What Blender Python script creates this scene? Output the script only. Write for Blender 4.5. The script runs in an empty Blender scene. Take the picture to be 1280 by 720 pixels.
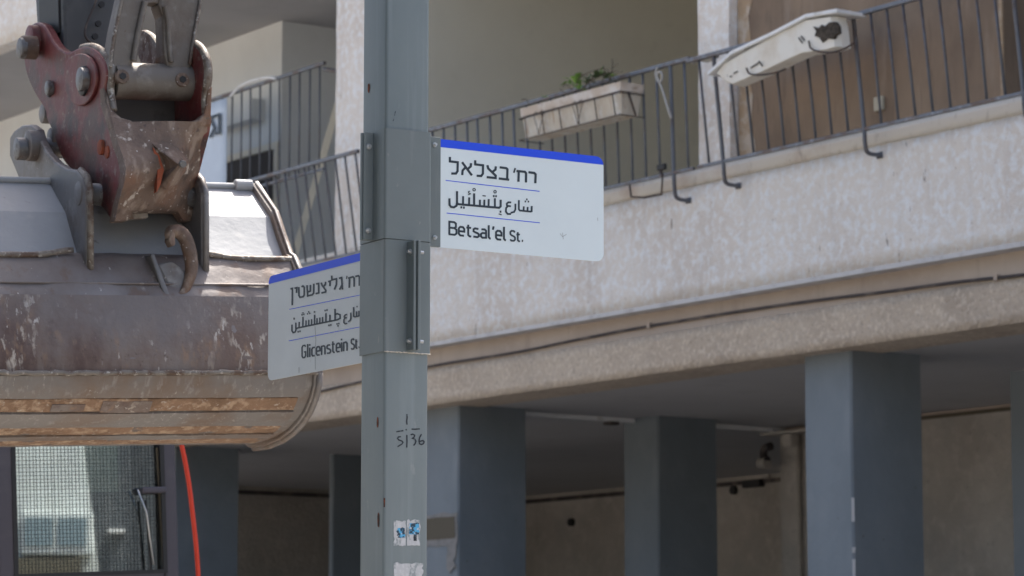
import bpy, bmesh, math, random
from mathutils import Vector, Matrix, noise
random.seed(7)
SC = bpy.context.scene
COL = SC.collection

# ------------------------------------------------------------------ camera
F = 3700.0                       # focal length in photo pixels (1280 wide)
PITCH = math.atan(498.0 / F)
EYE = Vector((0, 0, 1.6))
cam_data = bpy.data.cameras.new("camera")
cam_data.sensor_width = 36.0
cam_data.lens = 36.0 * F / 1280.0
cam_data.clip_end = 3000.0
cam_data.dof.use_dof = True
cam_data.dof.focus_distance = 8.5
cam_data.dof.aperture_fstop = 8.5
cam = bpy.data.objects.new("camera", cam_data)
COL.objects.link(cam)
cam.location = EYE
cam.rotation_euler = (math.pi / 2 + PITCH, 0, 0)
SC.camera = cam

# ------------------------------------------------------------------ world, sun, exposure
SUN_EL = math.radians(63)
SUN_AZ = math.radians(14)        # clockwise from +Y (behind the building)
w = bpy.data.worlds.new("World"); SC.world = w; w.use_nodes = True
nt = w.node_tree
bg = nt.nodes["Background"]
sky = nt.nodes.new("ShaderNodeTexSky"); sky.sky_type = 'NISHITA'; sky.sun_disc = False
sky.sun_elevation = SUN_EL; sky.sun_rotation = SUN_AZ
sky.dust_density = 5.0; sky.ozone_density = .6
nt.links.new(sky.outputs[0], bg.inputs[0]); bg.inputs[1].default_value = 0.12
sd = bpy.data.lights.new("sun", 'SUN'); sd.energy = 3.6; sd.angle = math.radians(0.5); sd.color = (1, .955, .88)
sun = bpy.data.objects.new("sun", sd); COL.objects.link(sun)
sdir = Vector((math.sin(SUN_AZ) * math.cos(SUN_EL), math.cos(SUN_AZ) * math.cos(SUN_EL), math.sin(SUN_EL)))
sun.rotation_euler = sdir.to_track_quat('Z', 'Y').to_euler(); sun.location = (0, 0, 30)
SC.view_settings.view_transform = 'Standard'; SC.view_settings.look = 'None'
SC.view_settings.exposure = 1.25; SC.view_settings.gamma = 1.0

# ------------------------------------------------------------------ survey helpers: rays from the camera onto real planes
_c, _s = math.cos(PITCH), math.sin(PITCH)
def ray(px, py):
    x, y = (px - 640) / F, -(py - 360) / F
    return Vector((x, _c - y * _s, _s + y * _c))
class Frame:
    def __init__(s, o, x, y, z): s.o, s.x, s.y, s.z = Vector(o), Vector(x).normalized(), Vector(y).normalized(), Vector(z).normalized()
    def __call__(s, a, b, c): return s.o + s.x * a + s.y * b + s.z * c
    def loc(s, p): d = p - s.o; return Vector((d.dot(s.x), d.dot(s.y), d.dot(s.z)))
    def hit(s, px, py, axis, val):            # frame coordinates of the survey ray on the plane axis = val
        r = ray(px, py); n = (s.x, s.y, s.z)[axis]
        t = (val - (EYE - s.o).dot(n)) / r.dot(n)
        return s.loc(EYE + r * t)
def unit_at(px, py, y):
    r = ray(px, py); return EYE + r * (y / r.y)

# ------------------------------------------------------------------ object helpers
def thing(name, label, cat, loc=(0, 0, 0), group=None):
    o = bpy.data.objects.new(name, None); COL.objects.link(o); o.location = loc
    o.empty_display_size = .1
    o['label'] = label; o['category'] = cat
    if group: o['group'] = group
    return o
def tag(o, label, cat, group=None):
    o['label'] = label; o['category'] = cat
    if group: o['group'] = group
    return o
def wloc(o):
    v = Vector(o.location)
    while o.parent: o = o.parent; v += Vector(o.location)
    return v
def mesh(name, verts, faces, m, parent=None, smooth=False, bevel=0, origin=None, kind=None, autosm=False):
    base = wloc(parent) if parent else Vector((0, 0, 0))
    org = Vector(origin) if origin is not None else (base if parent else sum((Vector(v) for v in verts), Vector()) / len(verts))
    me = bpy.data.meshes.new(name)
    me.from_pydata([tuple(Vector(v) - org) for v in verts], [], faces)
    bm = bmesh.new(); bm.from_mesh(me); bmesh.ops.recalc_face_normals(bm, faces=bm.faces)
    bm.to_mesh(me); bm.free()
    if smooth: me.polygons.foreach_set('use_smooth', [True] * len(me.polygons))
    me.materials.append(m)
    o = bpy.data.objects.new(name, me); COL.objects.link(o)
    o.parent = parent; o.location = org - base
    if bevel:
        b = o.modifiers.new('bevel', 'BEVEL'); b.width = bevel; b.segments = 2; b.limit_method = 'ANGLE'; b.angle_limit = math.radians(40)
        if not smooth: pass
    if kind: o['kind'] = kind
    return o
def esp(o, a=28):
    e = o.modifiers.new('es', 'EDGE_SPLIT'); e.split_angle = math.radians(a); return o
class MB:
    def __init__(s): s.v, s.f = [], []
    def add(s, v, f):
        n = len(s.v); s.v += [Vector(p) for p in v]; s.f += [tuple(i + n for i in q) for q in f]; return s
    def box(s, fr, x0, x1, y0, y1, z0, z1):
        v = [fr(x, y, z) for z in (z0, z1) for y in (y0, y1) for x in (x0, x1)]
        return s.add(v, [(0, 1, 3, 2), (4, 6, 7, 5), (0, 4, 5, 1), (2, 3, 7, 6), (0, 2, 6, 4), (1, 5, 7, 3)])
    def prism(s, pts, ext):
        n = len(pts); e = Vector(ext)
        v = list(pts) + [p + e for p in pts]
        return s.add(v, [tuple(range(n)), tuple(range(2 * n - 1, n - 1, -1))] + [(i, (i + 1) % n, n + (i + 1) % n, n + i) for i in range(n)])
    def tube(s, pts, r, n=8, caps=True):
        pts = [Vector(p) for p in pts]; rings = []; ref = None
        for i, p in enumerate(pts):
            t = (pts[min(i + 1, len(pts) - 1)] - pts[max(i - 1, 0)]).normalized()
            if ref is None: ref = t.orthogonal().normalized()
            ref = (ref - t * ref.dot(t))
            ref = ref.normalized() if ref.length > 1e-6 else t.orthogonal().normalized()
            b = t.cross(ref)
            rr = r[i] if isinstance(r, (list, tuple)) else r
            rings.append([p + (ref * math.cos(2 * math.pi * k / n) + b * math.sin(2 * math.pi * k / n)) * rr for k in range(n)])
        v = [q for g in rings for q in g]; f = []
        for i in range(len(pts) - 1):
            for k in range(n): f.append((i * n + k, i * n + (k + 1) % n, (i + 1) * n + (k + 1) % n, (i + 1) * n + k))
        if caps: f += [tuple(range(n - 1, -1, -1)), tuple(range(len(v) - n, len(v)))]
        return s.add(v, f)
    def build(s, name, m, parent=None, **k): return mesh(name, s.v, s.f, m, parent, **k)
def smooth_line(pts, it=2, closed=False):
    pts = [Vector(p) for p in pts]
    for _ in range(it):
        q = [] if closed else [pts[0]]
        rng = range(len(pts)) if closed else range(len(pts) - 1)
        for i in rng:
            a, b = pts[i], pts[(i + 1) % len(pts)]
            q += [a * .75 + b * .25, a * .25 + b * .75]
        if not closed: q.append(pts[-1])
        pts = q
    return pts
def ribbon(pts, w):               # mitred flat stroke in 2-D
    n = len(pts); L, R = [], []
    P = [Vector((p[0], p[1])) for p in pts]
    for i in range(n):
        d0 = (P[i] - P[i - 1]).normalized() if i else None
        d1 = (P[i + 1] - P[i]).normalized() if i < n - 1 else None
        d0 = d0 or d1; d1 = d1 or d0
        n0, n1 = Vector((-d0.y, d0.x)), Vector((-d1.y, d1.x))
        m = n0 + n1
        m = n0 if m.length < .2 else m.normalized()
        k = (w / 2) / max(.5, m.dot(n0))
        e = P[i]
        L.append(e + m * k); R.append(e - m * k)
    return L, R

# ------------------------------------------------------------------ materials
def rgb(r, g, b):
    f = lambda c: (c / 255 / 12.92) if c <= 10 else (((c / 255) + .055) / 1.055) ** 2.4
    return (f(r), f(g), f(b))
def mat(name, base, rough=.6, metal=0, layers=(), bump=None, spec=.5, bump2=None):
    m = bpy.data.materials.new(name); m.use_nodes = True
    t = m.node_tree; N, Lk = t.nodes, t.links
    p = N["Principled BSDF"]; p.inputs['Roughness'].default_value = rough; p.inputs['Metallic'].default_value = metal
    p.inputs['Specular IOR Level'].default_value = spec
    tc = N.new('ShaderNodeTexCoord')
    cur = None
    def noise_at(scale, stretch, detail=6, kind='noise', seed=0):
        mp = N.new('ShaderNodeMapping'); mp.inputs['Scale'].default_value = stretch or (1, 1, 1)
        mp.inputs['Location'].default_value = (seed * 3.7, seed * 1.3, seed * 2.1)
        Lk.new(tc.outputs['Object'], mp.inputs[0])
        if kind == 'voronoi':
            n = N.new('ShaderNodeTexVoronoi'); n.inputs['Scale'].default_value = scale; Lk.new(mp.outputs[0], n.inputs['Vector']); return n.outputs['Distance']
        n = N.new('ShaderNodeTexNoise'); n.inputs['Scale'].default_value = scale; n.inputs['Detail'].default_value = detail
        n.inputs['Roughness'].default_value = .6
        Lk.new(mp.outputs[0], n.inputs['Vector']); return n.outputs['Fac']
    c0 = N.new('ShaderNodeRGB'); c0.outputs[0].default_value = (*base, 1); cur = c0.outputs[0]
    for i, ly in enumerate(layers):
        col, scale, lo, hi = ly[:4]; stretch = ly[4] if len(ly) > 4 else None; amt = ly[5] if len(ly) > 5 else 1
        kind = ly[6] if len(ly) > 6 else 'noise'
        fac = noise_at(scale, stretch, kind=kind if kind != 'height' else 'noise', seed=i + 1)
        if kind == 'height':                  # layer bounded by height on the part, with a ragged edge
            sx = N.new('ShaderNodeSeparateXYZ'); Lk.new(tc.outputs['Object'], sx.inputs[0])
            ma = N.new('ShaderNodeMath'); ma.operation = 'MULTIPLY_ADD'; Lk.new(fac, ma.inputs[0]); ma.inputs[1].default_value = .55; Lk.new(sx.outputs['Z'], ma.inputs[2]); fac = ma.outputs[0]
        mr = N.new('ShaderNodeMapRange'); mr.inputs[1].default_value = lo; mr.inputs[2].default_value = hi
        mr.inputs[4].default_value = amt
        Lk.new(fac, mr.inputs[0])
        if len(ly) > 7:                       # the layer only shows inside larger patches
            m2 = N.new('ShaderNodeMapRange'); m2.inputs[1].default_value = ly[7][1]; m2.inputs[2].default_value = ly[7][2]
            Lk.new(noise_at(ly[7][0], ly[7][3] if len(ly[7]) > 3 else None, seed=i + 20), m2.inputs[0])
            mu = N.new('ShaderNodeMath'); mu.operation = 'MULTIPLY'; Lk.new(mr.outputs[0], mu.inputs[0]); Lk.new(m2.outputs[0], mu.inputs[1]); mr = mu
        mx = N.new('ShaderNodeMix'); mx.data_type = 'RGBA'
        Lk.new(mr.outputs[0], mx.inputs[0]); Lk.new(cur, mx.inputs[6]); mx.inputs[7].default_value = (*col, 1)
        cur = mx.outputs[2]
    Lk.new(cur, p.inputs['Base Color'])
    nrm = None
    for b in (bump, bump2):
        if b:
            scale, strength, dist = b[:3]; stretch = b[3] if len(b) > 3 else None
            bn = N.new('ShaderNodeBump'); bn.inputs['Strength'].default_value = strength; bn.inputs['Distance'].default_value = dist
            Lk.new(noise_at(scale, stretch, seed=9), bn.inputs['Height'])
            if nrm: Lk.new(nrm, bn.inputs['Normal'])
            nrm = bn.outputs[0]
    if nrm: Lk.new(nrm, p.inputs['Normal'])
    return m
M = {}
OEZ = unit_at(401, 465, 10.5).z
M['stucco'] = mat('white_stucco', (.78, .72, .655), .95, layers=[((.58, .49, .42), 1.3, .45, .75, None, .6), ((.85, .85, .85), 17, .46, .64, (1, 1, .95), .9), ((.46, .38, .33), 30, .60, .70, None, .55, 'noise', (3, .40, .60)), ((.55, .49, .44), 2.4, .52, .72, (3.5, 3.5, .3), .3), ((.16, .11, .08), 8, .685, .71, (1.8, 1.8, .40), .85), ((.20, .13, .09), 17, .70, .73, (1.6, 1.6, .5), .8)], bump=(34, .6, .02), bump2=(9, .25, .02))
M['cap'] = mat('parapet_cap_plaster', (.66, .61, .54), .9, layers=[((.48, .36, .28), 2.2, .48, .7, None, .75), ((.25, .20, .16), 14, .58, .75, (1, 1, .5), .5)], bump=(18, .3, .01))
M['drip'] = mat('drip_edge_plaster', (.60, .58, .57), .9, layers=[((.36, .33, .32), 6, .5, .8)], bump=(20, .2, .01))
M['beam'] = mat('beam_smooth_plaster', (.50, .415, .345), .9, layers=[((.40, .32, .265), 1.3, .4, .75), ((.56, .48, .41), 11, .55, .8, None, .5), ((.3, .24, .2), 2.2, .56, .72, (3, 3, .3), .5)], bump=(15, .2, .01))
M['beamrough'] = mat('beam_rough_stucco', (.62, .51, .40), .95, layers=[((.50, .40, .31), 1.7, .42, .7), ((.74, .63, .51), 24, .5, .62, None, .8), ((.42, .33, .26), 32, .56, .66, None, .7), ((.4, .33, .27), 1.6, .52, .75, None, .4)], bump=(26, .9, .03))
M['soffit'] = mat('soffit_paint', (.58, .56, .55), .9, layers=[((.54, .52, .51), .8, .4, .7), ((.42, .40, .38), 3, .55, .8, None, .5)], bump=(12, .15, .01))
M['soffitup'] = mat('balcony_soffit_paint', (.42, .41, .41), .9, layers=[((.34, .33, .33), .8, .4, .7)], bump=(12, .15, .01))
M['recess'] = mat('recess_wall_plaster', (.74, .70, .59), .9, layers=[((.66, .62, .52), .7, .35, .7), ((.58, .54, .45), 5, .6, .8, None, .5)], bump=(14, .15, .01))
M['recessleft'] = mat('left_balcony_wall_plaster', (.72, .735, .73), .9, layers=[((.62, .63, .625), .9, .35, .7)], bump=(14, .15, .01))
M['brown'] = mat('brown_wall_paint', (.29, .21, .145), .9, layers=[((.19, .135, .095), 1.6, .38, .66, (1, 1, .5)), ((.33, .26, .20), 3.1, .55, .72, (1.6, 1.6, .35), .7), ((.14, .1, .075), 9, .58, .74, (1.5, 1.5, .3), .6)], bump=(20, .3, .01))
M['tan'] = mat('bare_tan_plaster', (.40, .29, .19), .95, layers=[((.5, .42, .34), 6, .5, .62), ((.3, .22, .15), 3, .5, .7)], bump=(20, .5, .02))
M['backwall'] = mat('rough_ground_floor_wall', (.50, .46, .41), .95, layers=[((.38, .345, .30), 1.2, .38, .66), ((.60, .56, .50), 7, .5, .72, None, .6), ((.26, .23, .21), 14, .62, .75, None, .5), ((.38, .36, .33), 1.8, .5, .7, None, .7)], bump=(24, .7, .03))
M['column'] = mat('blue_grey_column_paint', (.205, .232, .252), .72, layers=[((.165, .19, .208), 1.2, .38, .66, (1, 1, .5)), ((.245, .268, .285), 2.5, .54, .70, (1, 1, .6), .5), ((.27, .26, .25), 26, .66, .70, None, .5, 'noise', (1.5, .5, .6)), ((.10, .09, .08), 18, .70, .73, None, .8), ((.15, .17, .185), 2.0, .54, .7, None, .5)], bump=(16, .25, .01), bump2=(2.5, .3, .03))
M['dark'] = mat('opening_shade', (.012, .009, .010), .9, layers=[((.02, .012, .012), 3, .5, .7)])  # near-black colour stands in for the shade inside the opening
M['railpaint'] = mat('grey_rail_paint', (.16, .17, .195), .42, .3, layers=[((.13, .085, .065), 5, .48, .58, None, .85), ((.33, .34, .37), 18, .56, .66, None, .7)], bump=(60, .3, .004))
M['barpaint'] = mat('grey_bar_paint', (.13, .14, .165), .55, .2, layers=[((.09, .06, .05), 7, .54, .64, (1, 1, .4), .8)], bump=(60, .3, .003))
M['wire'] = mat('rusty_wire', (.05, .04, .04), .7, .4, layers=[((.12, .06, .035), 30, .5, .65)])
M['planter'] = mat('old_planter_plastic', (.62, .58, .50), .7, layers=[((.50, .40, .29), 3.0, .45, .62, (1, 1, .5), .7), ((.34, .19, .09), 6, .58, .68, (2.5, 2.5, .5), .9), ((.70, .69, .66), 9, .52, .66, None, .7), ((.25, .2, .16), 30, .64, .7, None, .7)], bump=(30, .4, .006))
M['planter_rim'] = mat('old_planter_rim', (.55, .45, .36), .75, layers=[((.68, .63, .58), 5, .48, .66), ((.32, .24, .18), 16, .6, .7, None, .7)], bump=(20, .3, .005))
M['soil'] = mat('dark_soil', (.05, .04, .03), 1, layers=[((.1, .08, .06), 40, .45, .6)], bump=(60, 1, .02))
M['trough'] = mat('cream_fibreglass', (.80, .76, .68), .55, layers=[((.64, .55, .43), 3.2, .5, .68, None, .7), ((.42, .25, .10), 9, .66, .74, None, .8), ((.10, .08, .07), 16, .70, .73, (1, 1, .4), .9)], bump=(20, .3, .006))
M['trough_rim'] = mat('weathered_white_rim', (.80, .80, .80), .55, layers=[((.55, .52, .47), 8, .55, .7)], bump=(30, .3, .004))
M['leaf'] = mat('fresh_leaf', (.30, .50, .12), .5, layers=[((.16, .32, .07), 30, .4, .6)])
M['leafdark'] = mat('old_leaf', (.07, .11, .045), .6)
M['twig'] = mat('dry_twig', (.12, .10, .07), .9)
M['rope'] = mat('grey_rope', (.42, .40, .37), .9, bump=(200, .6, .004))
M['cable'] = mat('black_cable', (.055, .045, .045), .7, layers=[((.16, .13, .11), 5, .5, .65)])
M['pole'] = mat('grey_green_pole_paint', (.222, .255, .26), .45, .1, layers=[((.165, .20, .21), 1.8, .40, .66, (1, 1, .4)), ((.27, .31, .32), 7, .52, .70, (3, 3, .12), .6), ((.34, .35, .345), 30, .64, .70, (1, 1, .5), .6, 'noise', (2.5, .46, .6)), ((.13, .15, .155), 5, .56, .68, (6, 6, .1), .5), ((.17, .10, .07), 26, .72, .74, (1, 1, .5), .8)], bump=(35, .15, .003), bump2=(4, .15, .012))
M['poledirt'] = M['pole']
M['sleeve'] = mat('sleeve_paint', (.185, .213, .217), .45, .15, layers=[((.155, .18, .182), 2.4, .4, .7), ((.25, .26, .26), 8, .56, .68, (2.5, 2.5, .2), .5), ((.32, .31, .29), 30, .66, .71, (1, 1, .4), .7)], bump=(40, .12, .002), bump2=(5, .12, .008))
M['rust'] = mat('rust_spot', (.22, .06, .03), .9, layers=[((.06, .03, .02), 60, .45, .6)])
M['steel'] = mat('bolt_steel', (.55, .56, .57), .35, .9)
M['signwhite'] = mat('sign_white', (.72, .80, .83), .38, layers=[((.64, .71, .735), 2.2, .45, .75, None, .5), ((.42, .42, .40), 45, .70, .76, None, .5)], bump=(6, .06, .01))
M['signshaded'] = mat('sign_white_shaded', (.62, .655, .665), .5, layers=[((.53, .56, .565), 3, .42, .7, None, .6), ((.38, .38, .36), 30, .70, .76, (1, 1, .4), .6)], bump=(6, .06, .01))  # darker copy of the sign white, with the left sign's shade in its colour
M['signback'] = mat('sign_edge', (.35, .37, .38), .4, .5)
M['blue'] = mat('sign_blue', (.008, .07, .78), .45, layers=[((.03, .12, .8), 40, .65, .75, None, .6)])
M['ink'] = mat('sign_lettering', (.018, .032, .048), .5)
M['marker'] = mat('marker_ink', (.015, .02, .03), .5, layers=[((.09, .11, .12), 150, .55, .62)])
M['sticker'] = mat('torn_sticker', (.55, .55, .56), .8, layers=[((.3, .33, .34), 45, .5, .57, (1, 1, .5)), ((.66, .66, .67), 90, .5, .6, None, .6)], bump=(80, .4, .002))
M['stickerblue'] = mat('sticker_blue_print', (.10, .42, .70), .7, layers=[((.03, .06, .09), 70, .50, .54), ((.6, .62, .64), 110, .6, .64)])
M['bucket'] = mat('worn_bucket_steel', (.205, .182, .175), .60, .25, layers=[((.135, .10, .088), 2.6, .46, .64, (1, 1, .8), .8), ((.27, .255, .262), 1.7, .46, .66, None, .7), ((.16, .10, .07), 12, .54, .64, (1, 1, .5), .55), ((.50, .46, .42), 14, .60, .66, (1.6, 1.6, .5), .8, 'noise', (2.2, .55, .62)), ((.60, .57, .54), 45, .67, .70, (1, 1, .4), .8), ((.09, .07, .07), 60, .66, .72, None, .6)], bump=(26, .35, .006), bump2=(5, .3, .02))
M['bucketlow'] = mat('muddy_bucket_steel', (.165, .115, .095), .70, .15, layers=[((.24, .205, .185), 2.8, .46, .62, (1.4, 1.4, .5), .85), ((.10, .06, .05), 6, .52, .66, (1.4, 1.4, .5), .8), ((.30, .19, .12), 16, .56, .66, (1.5, 1.5, .4), .6), ((.52, .46, .39), 13, .56, .62, (2.2, 2.2, .6), .9, 'noise', (2.4, .50, .58, (1, 1, .5))), ((.66, .62, .57), 34, .60, .64, (1.3, 1.3, .4), .9, 'noise', (3.0, .46, .56)), ((.40, .35, .31), 9, .56, .66, (5, 5, .22), .55, 'noise', (1.6, .45, .58)), ((.09, .06, .05), 40, .62, .68, None, .6), ((.19, .168, .165), 3.2, OEZ + .34, OEZ + .50, None, .9, 'height')], bump=(30, .6, .008), bump2=(6, .35, .02))
M['buckettop'] = mat('dusty_grey_top_plate', (.37, .38, .40), .6, .1, layers=[((.29, .30, .31), 2.4, .42, .7, None, .8), ((.16, .14, .14), 14, .67, .70, (1, 2, 1), .7), ((.46, .45, .44), 8, .56, .68, None, .5)], bump=(30, .3, .005))
M['wearplate'] = mat('wear_plate_steel', (.215, .195, .182), .55, .25, layers=[((.19, .125, .085), 3, .44, .60, None, .75), ((.33, .31, .29), 9, .55, .68, (5, 5, .4), .6), ((.55, .52, .48), 16, .62, .66, (6, 6, .8), .7, 'noise', (3, .48, .56)), ((.12, .105, .10), 5, .6, .75, None, .7)], bump=(32, .45, .005))
M['mudrust'] = mat('caked_tan_dirt', (.29, .18, .115), .95, layers=[((.19, .115, .07), 6, .46, .62, None, .8), ((.50, .36, .25), 22, .50, .62, None, .8), ((.16, .14, .13), 9, .60, .64, (1, 1, .8), .9), ((.6, .54, .47), 50, .62, .66, None, .6)], bump=(40, 1, .014))
M['ear'] = mat('ear_bracket_steel', (.200, .192, .192), .52, .3, layers=[((.13, .10, .085), 5, .46, .62, None, .8), ((.31, .30, .295), 11, .54, .66, None, .6), ((.5, .47, .44), 50, .66, .70, None, .7)], bump=(40, .3, .004))
M['edge'] = mat('scraped_edge_steel', (.22, .195, .17), .6, .3, layers=[((.12, .08, .06), 18, .46, .60), ((.5, .47, .43), 50, .58, .66)], bump=(50, .6, .006))
M['red'] = mat('worn_red_paint', (.155, .026, .027), .5, .1, layers=[((.20, .075, .06), 16, .50, .62, None, .7), ((.085, .05, .042), 5, .50, .60, None, .8), ((.035, .026, .026), 4, .55, .66, None, .85), ((.26, .20, .17), 26, .58, .64, None, .6, 'noise', (3, .48, .58)), ((.42, .37, .33), 70, .66, .70, None, .7)], bump=(40, .45, .004))
M['castrust'] = mat('rusty_coupler_casting', (.165, .115, .09), .62, .25, layers=[((.26, .115, .06), 4, .50, .64, (1, 1, .7), .6), ((.10, .072, .058), 7, .50, .62, None, .75), ((.33, .26, .21), 10, .55, .66, (1.5, 1.5, .7), .7), ((.55, .49, .43), 24, .60, .66, None, .85, 'noise', (3, .45, .56)), ((.68, .64, .6), 60, .66, .70, None, .9), ((.06, .045, .04), 30, .62, .68, None, .6)], bump=(36, .7, .008), bump2=(7, .35, .02))
M['orange'] = mat('orange_primer_spot', (.30, .07, .03), .8, layers=[((.2, .06, .03), 40, .5, .6)])
M['link'] = mat('dusty_link_casting', (.17, .15, .132), .6, .3, layers=[((.12, .09, .07), 6, .48, .64, (1, 1, .6), .85), ((.26, .24, .22), 15, .55, .68, None, .6), ((.12, .08, .06), 26, .64, .70, None, .7)], bump=(34, .35, .005))
M['stick'] = mat('dark_grey_stick_paint', (.075, .08, .088), .5, .1, layers=[((.12, .12, .125), 5, .48, .68, (1, 1, .5), .7), ((.035, .035, .04), 9, .6, .7, None, .8)], bump=(20, .2, .004))
M['black'] = mat('black_rubber', (.018, .018, .02), .55)
M['pin'] = mat('pin_steel', (.17, .165, .165), .45, .4, layers=[((.11, .09, .08), 30, .5, .62), ((.28, .27, .26), 60, .6, .68)], bump=(60, .2, .001))
M['cabpaint'] = mat('cab_frame_paint', (.075, .068, .085), .45, .1, layers=[((.11, .10, .115), 6, .5, .7, None, .6)])
M['cabinside'] = mat('cab_interior', (.035, .037, .04), .8)
M['seat'] = mat('seat_fabric', (.04, .04, .045), .95)
M['yellow'] = mat('machine_body_paint', (.12, .12, .125), .5, .1, layers=[((.2, .18, .16), 5, .5, .7)])
M['hose'] = mat('orange_red_sheath', (.75, .055, .022), .45)
M['asphalt'] = mat('asphalt', (.055, .055, .057), .9, layers=[((.08, .08, .08), 30, .5, .7)], bump=(90, .5, .01))
M['paving'] = mat('pale_paving', (.40, .37, .33), .9, layers=[((.3, .28, .25), 2, .4, .7)], bump=(30, .3, .01))
M['kerb'] = mat('kerb_concrete', (.42, .41, .39), .9, layers=[((.3, .29, .28), 6, .5, .7)])
M['soilground'] = mat('pale_ground', (.44, .40, .345), .95, layers=[((.36, .33, .28), 1, .4, .7)])
M['facing'] = mat('facing_building_plaster', (.62, .63, .60), .9, layers=[((.52, .52, .49), 1, .4, .7)])
M['banner'] = mat('white_banner_cloth', (.62, .70, .80), .7, layers=[((.55, .62, .72), 3, .4, .7)])
M['socket'] = mat('socket_plastic', (.5, .46, .36), .5)
M['aircon'] = mat('aircon_plastic', (.55, .53, .48), .5)
glass = bpy.data.materials.new('tinted_cab_glass'); glass.use_nodes = True
t_ = glass.node_tree; p_ = t_.nodes["Principled BSDF"]; t_.nodes.remove(p_)
gl = t_.nodes.new('ShaderNodeBsdfGlossy'); gl.inputs[0].default_value = (.86, .96, 1, 1); gl.inputs[1].default_value = .015
tr = t_.nodes.new('ShaderNodeBsdfTransparent'); tr.inputs[0].default_value = (.62, .70, .68, 1)
mxs = t_.nodes.new('ShaderNodeMixShader'); mxs.inputs[0].default_value = .46
t_.links.new(tr.outputs[0], mxs.inputs[1]); t_.links.new(gl.outputs[0], mxs.inputs[2]); t_.links.new(mxs.outputs[0], t_.nodes['Material Output'].inputs[0])
M['glass'] = glass
M['mirrorpane'] = mat('grey_window_pane', (.22, .27, .29), .3)
M['windowdark'] = mat('window_shade_dark', (.045, .04, .04), .8)  # dark colour stands in for the shade inside the open window
M['paste'] = mat('dried_paste', (.27, .255, .24), .9, layers=[((.2, .19, .18), 8, .45, .65)])
M['windowglass'] = mat('window_glass_dark', (.02, .025, .03), .08, 0, spec=1)

# ------------------------------------------------------------------ ground
W0 = Frame((0, 0, 0), (1, 0, 0), (0, 1, 0), (0, 0, 1))
def struct(o): o['kind'] = 'structure'; return o
struct(mesh('ground', [(-400, -400, 0), (400, -400, 0), (400, 800, 0), (-400, 800, 0)], [(0, 1, 2, 3)], M['soilground'], origin=(0, 0, 0)))

# ------------------------------------------------------------------ the apartment building (frame: s right along the facade, t into the building)
TH = math.radians(35)
A = Vector((math.sin(TH), -math.cos(TH), 0)); Bv = Vector((math.cos(TH), math.sin(TH), 0)); UP = Vector((0, 0, 1))
o_ = unit_at(870, 213, 22.0)
B = Frame((o_.x, o_.y, 0), A, Bv, UP)
def bz(px, py, t=0): return B.hit(px, py, 1, t).z
def bs(px, t=0, py=300): return B.hit(px, py, 1, t).x
Z_TOP = bz(870, 213)                 # parapet top
Z_BOT = bz(870, 377)                 # parapet bottom
T_BEAM = .13
Z_SOF = bz(870, 460, T_BEAM)         # beam bottom = ceiling of the ground floor
Z_UP = bz(5, 56)                     # underside of the floor above
S0, S1 = -26.0, 9.0
bld = thing('apartment_building', 'weathered stucco apartment building on blue-grey columns behind the sign pole', 'building', B(0, 0, 0))
def bbox(name, m, x0, x1, y0, y1, z0, z1, parent=bld, bevel=0, label=None, fr=B):
    o = MB().box(fr, x0, x1, y0, y1, z0, z1).build(name, m, parent, bevel=bevel)
    if label: o['label'] = label
    return o
def wavy_slab(name, m, x0, x1, y0, y1, z0, z1, nx, nz, amp, label=None):   # slab with a slightly uneven front face
    v, f = [], []
    for j in range(nz + 1):
        for i in range(nx + 1):
            x = x0 + (x1 - x0) * i / nx; z = z0 + (z1 - z0) * j / nz
            d = noise.noise(Vector((x * 1.7, z * 2.3, 3))) * amp if 0 < j < nz else noise.noise(Vector((x * 2.9, 7, 1))) * amp * .4
            v.append(B(x, y0 + d, z + (noise.noise(Vector((x * 3.3, j, 5))) * amp * .6 if j in (0, nz) else 0)))
    for j in range(nz):
        for i in range(nx): a = j * (nx + 1) + i; f.append((a, a + 1, a + nx + 2, a + nx + 1))
    n = len(v); v += [B(x0, y1, z0), B(x1, y1, z0), B(x1, y1, z1), B(x0, y1, z1)]
    f += [(n, n + 1, n + 2, n + 3), tuple([n, n + 1] + [i for i in range(nx, -1, -1)]), tuple([n + 3, n + 2] + [nz * (nx + 1) + i for i in range(nx, -1, -1)])]
    f += [tuple([n] + [j * (nx + 1) for j in range(nz + 1)] + [n + 3]), tuple([n + 1] + [j * (nx + 1) + nx for j in range(nz + 1)] + [n + 2])]
    o = mesh(name, v, f, m, bld); o.data.polygons.foreach_set('use_smooth', [len(p.vertices) == 4 and p.index < nx * nz for p in o.data.polygons])
    if label: o['label'] = label
    return o
CAPH = .115
wavy_slab('parapet', M['stucco'], S0, S1, 0, .22, Z_BOT + .035, Z_TOP - CAPH, 160, 8, .012, 'rough white stucco parapet band')
wavy_slab('parapet_cap', M['cap'], S0, S1, -.012, .25, Z_TOP - CAPH + .002, Z_TOP, 160, 3, .008, 'stained smooth cap along the parapet')
bbox('drip_edge', M['drip'], S0, S1, -.006, .215, Z_BOT, Z_BOT + .033)
zmid = bz(870, 410, T_BEAM)
bbox('beam', M['beam'], S0, S1, T_BEAM, .6, zmid, Z_BOT + .02, label='smooth recessed upper band of the beam')
wavy_slab('beam', M['beamrough'], S0, S1, T_BEAM - .006, .6, Z_SOF, zmid + .002, 150, 4, .006, 'rough beige lower band of the beam')
# ceiling of the open ground floor and floor slabs
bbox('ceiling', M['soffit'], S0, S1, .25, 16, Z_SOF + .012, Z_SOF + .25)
bbox('floor_slab', M['soffit'], S0, S1, .3, 16, Z_TOP - .9, Z_TOP - .75)
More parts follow.
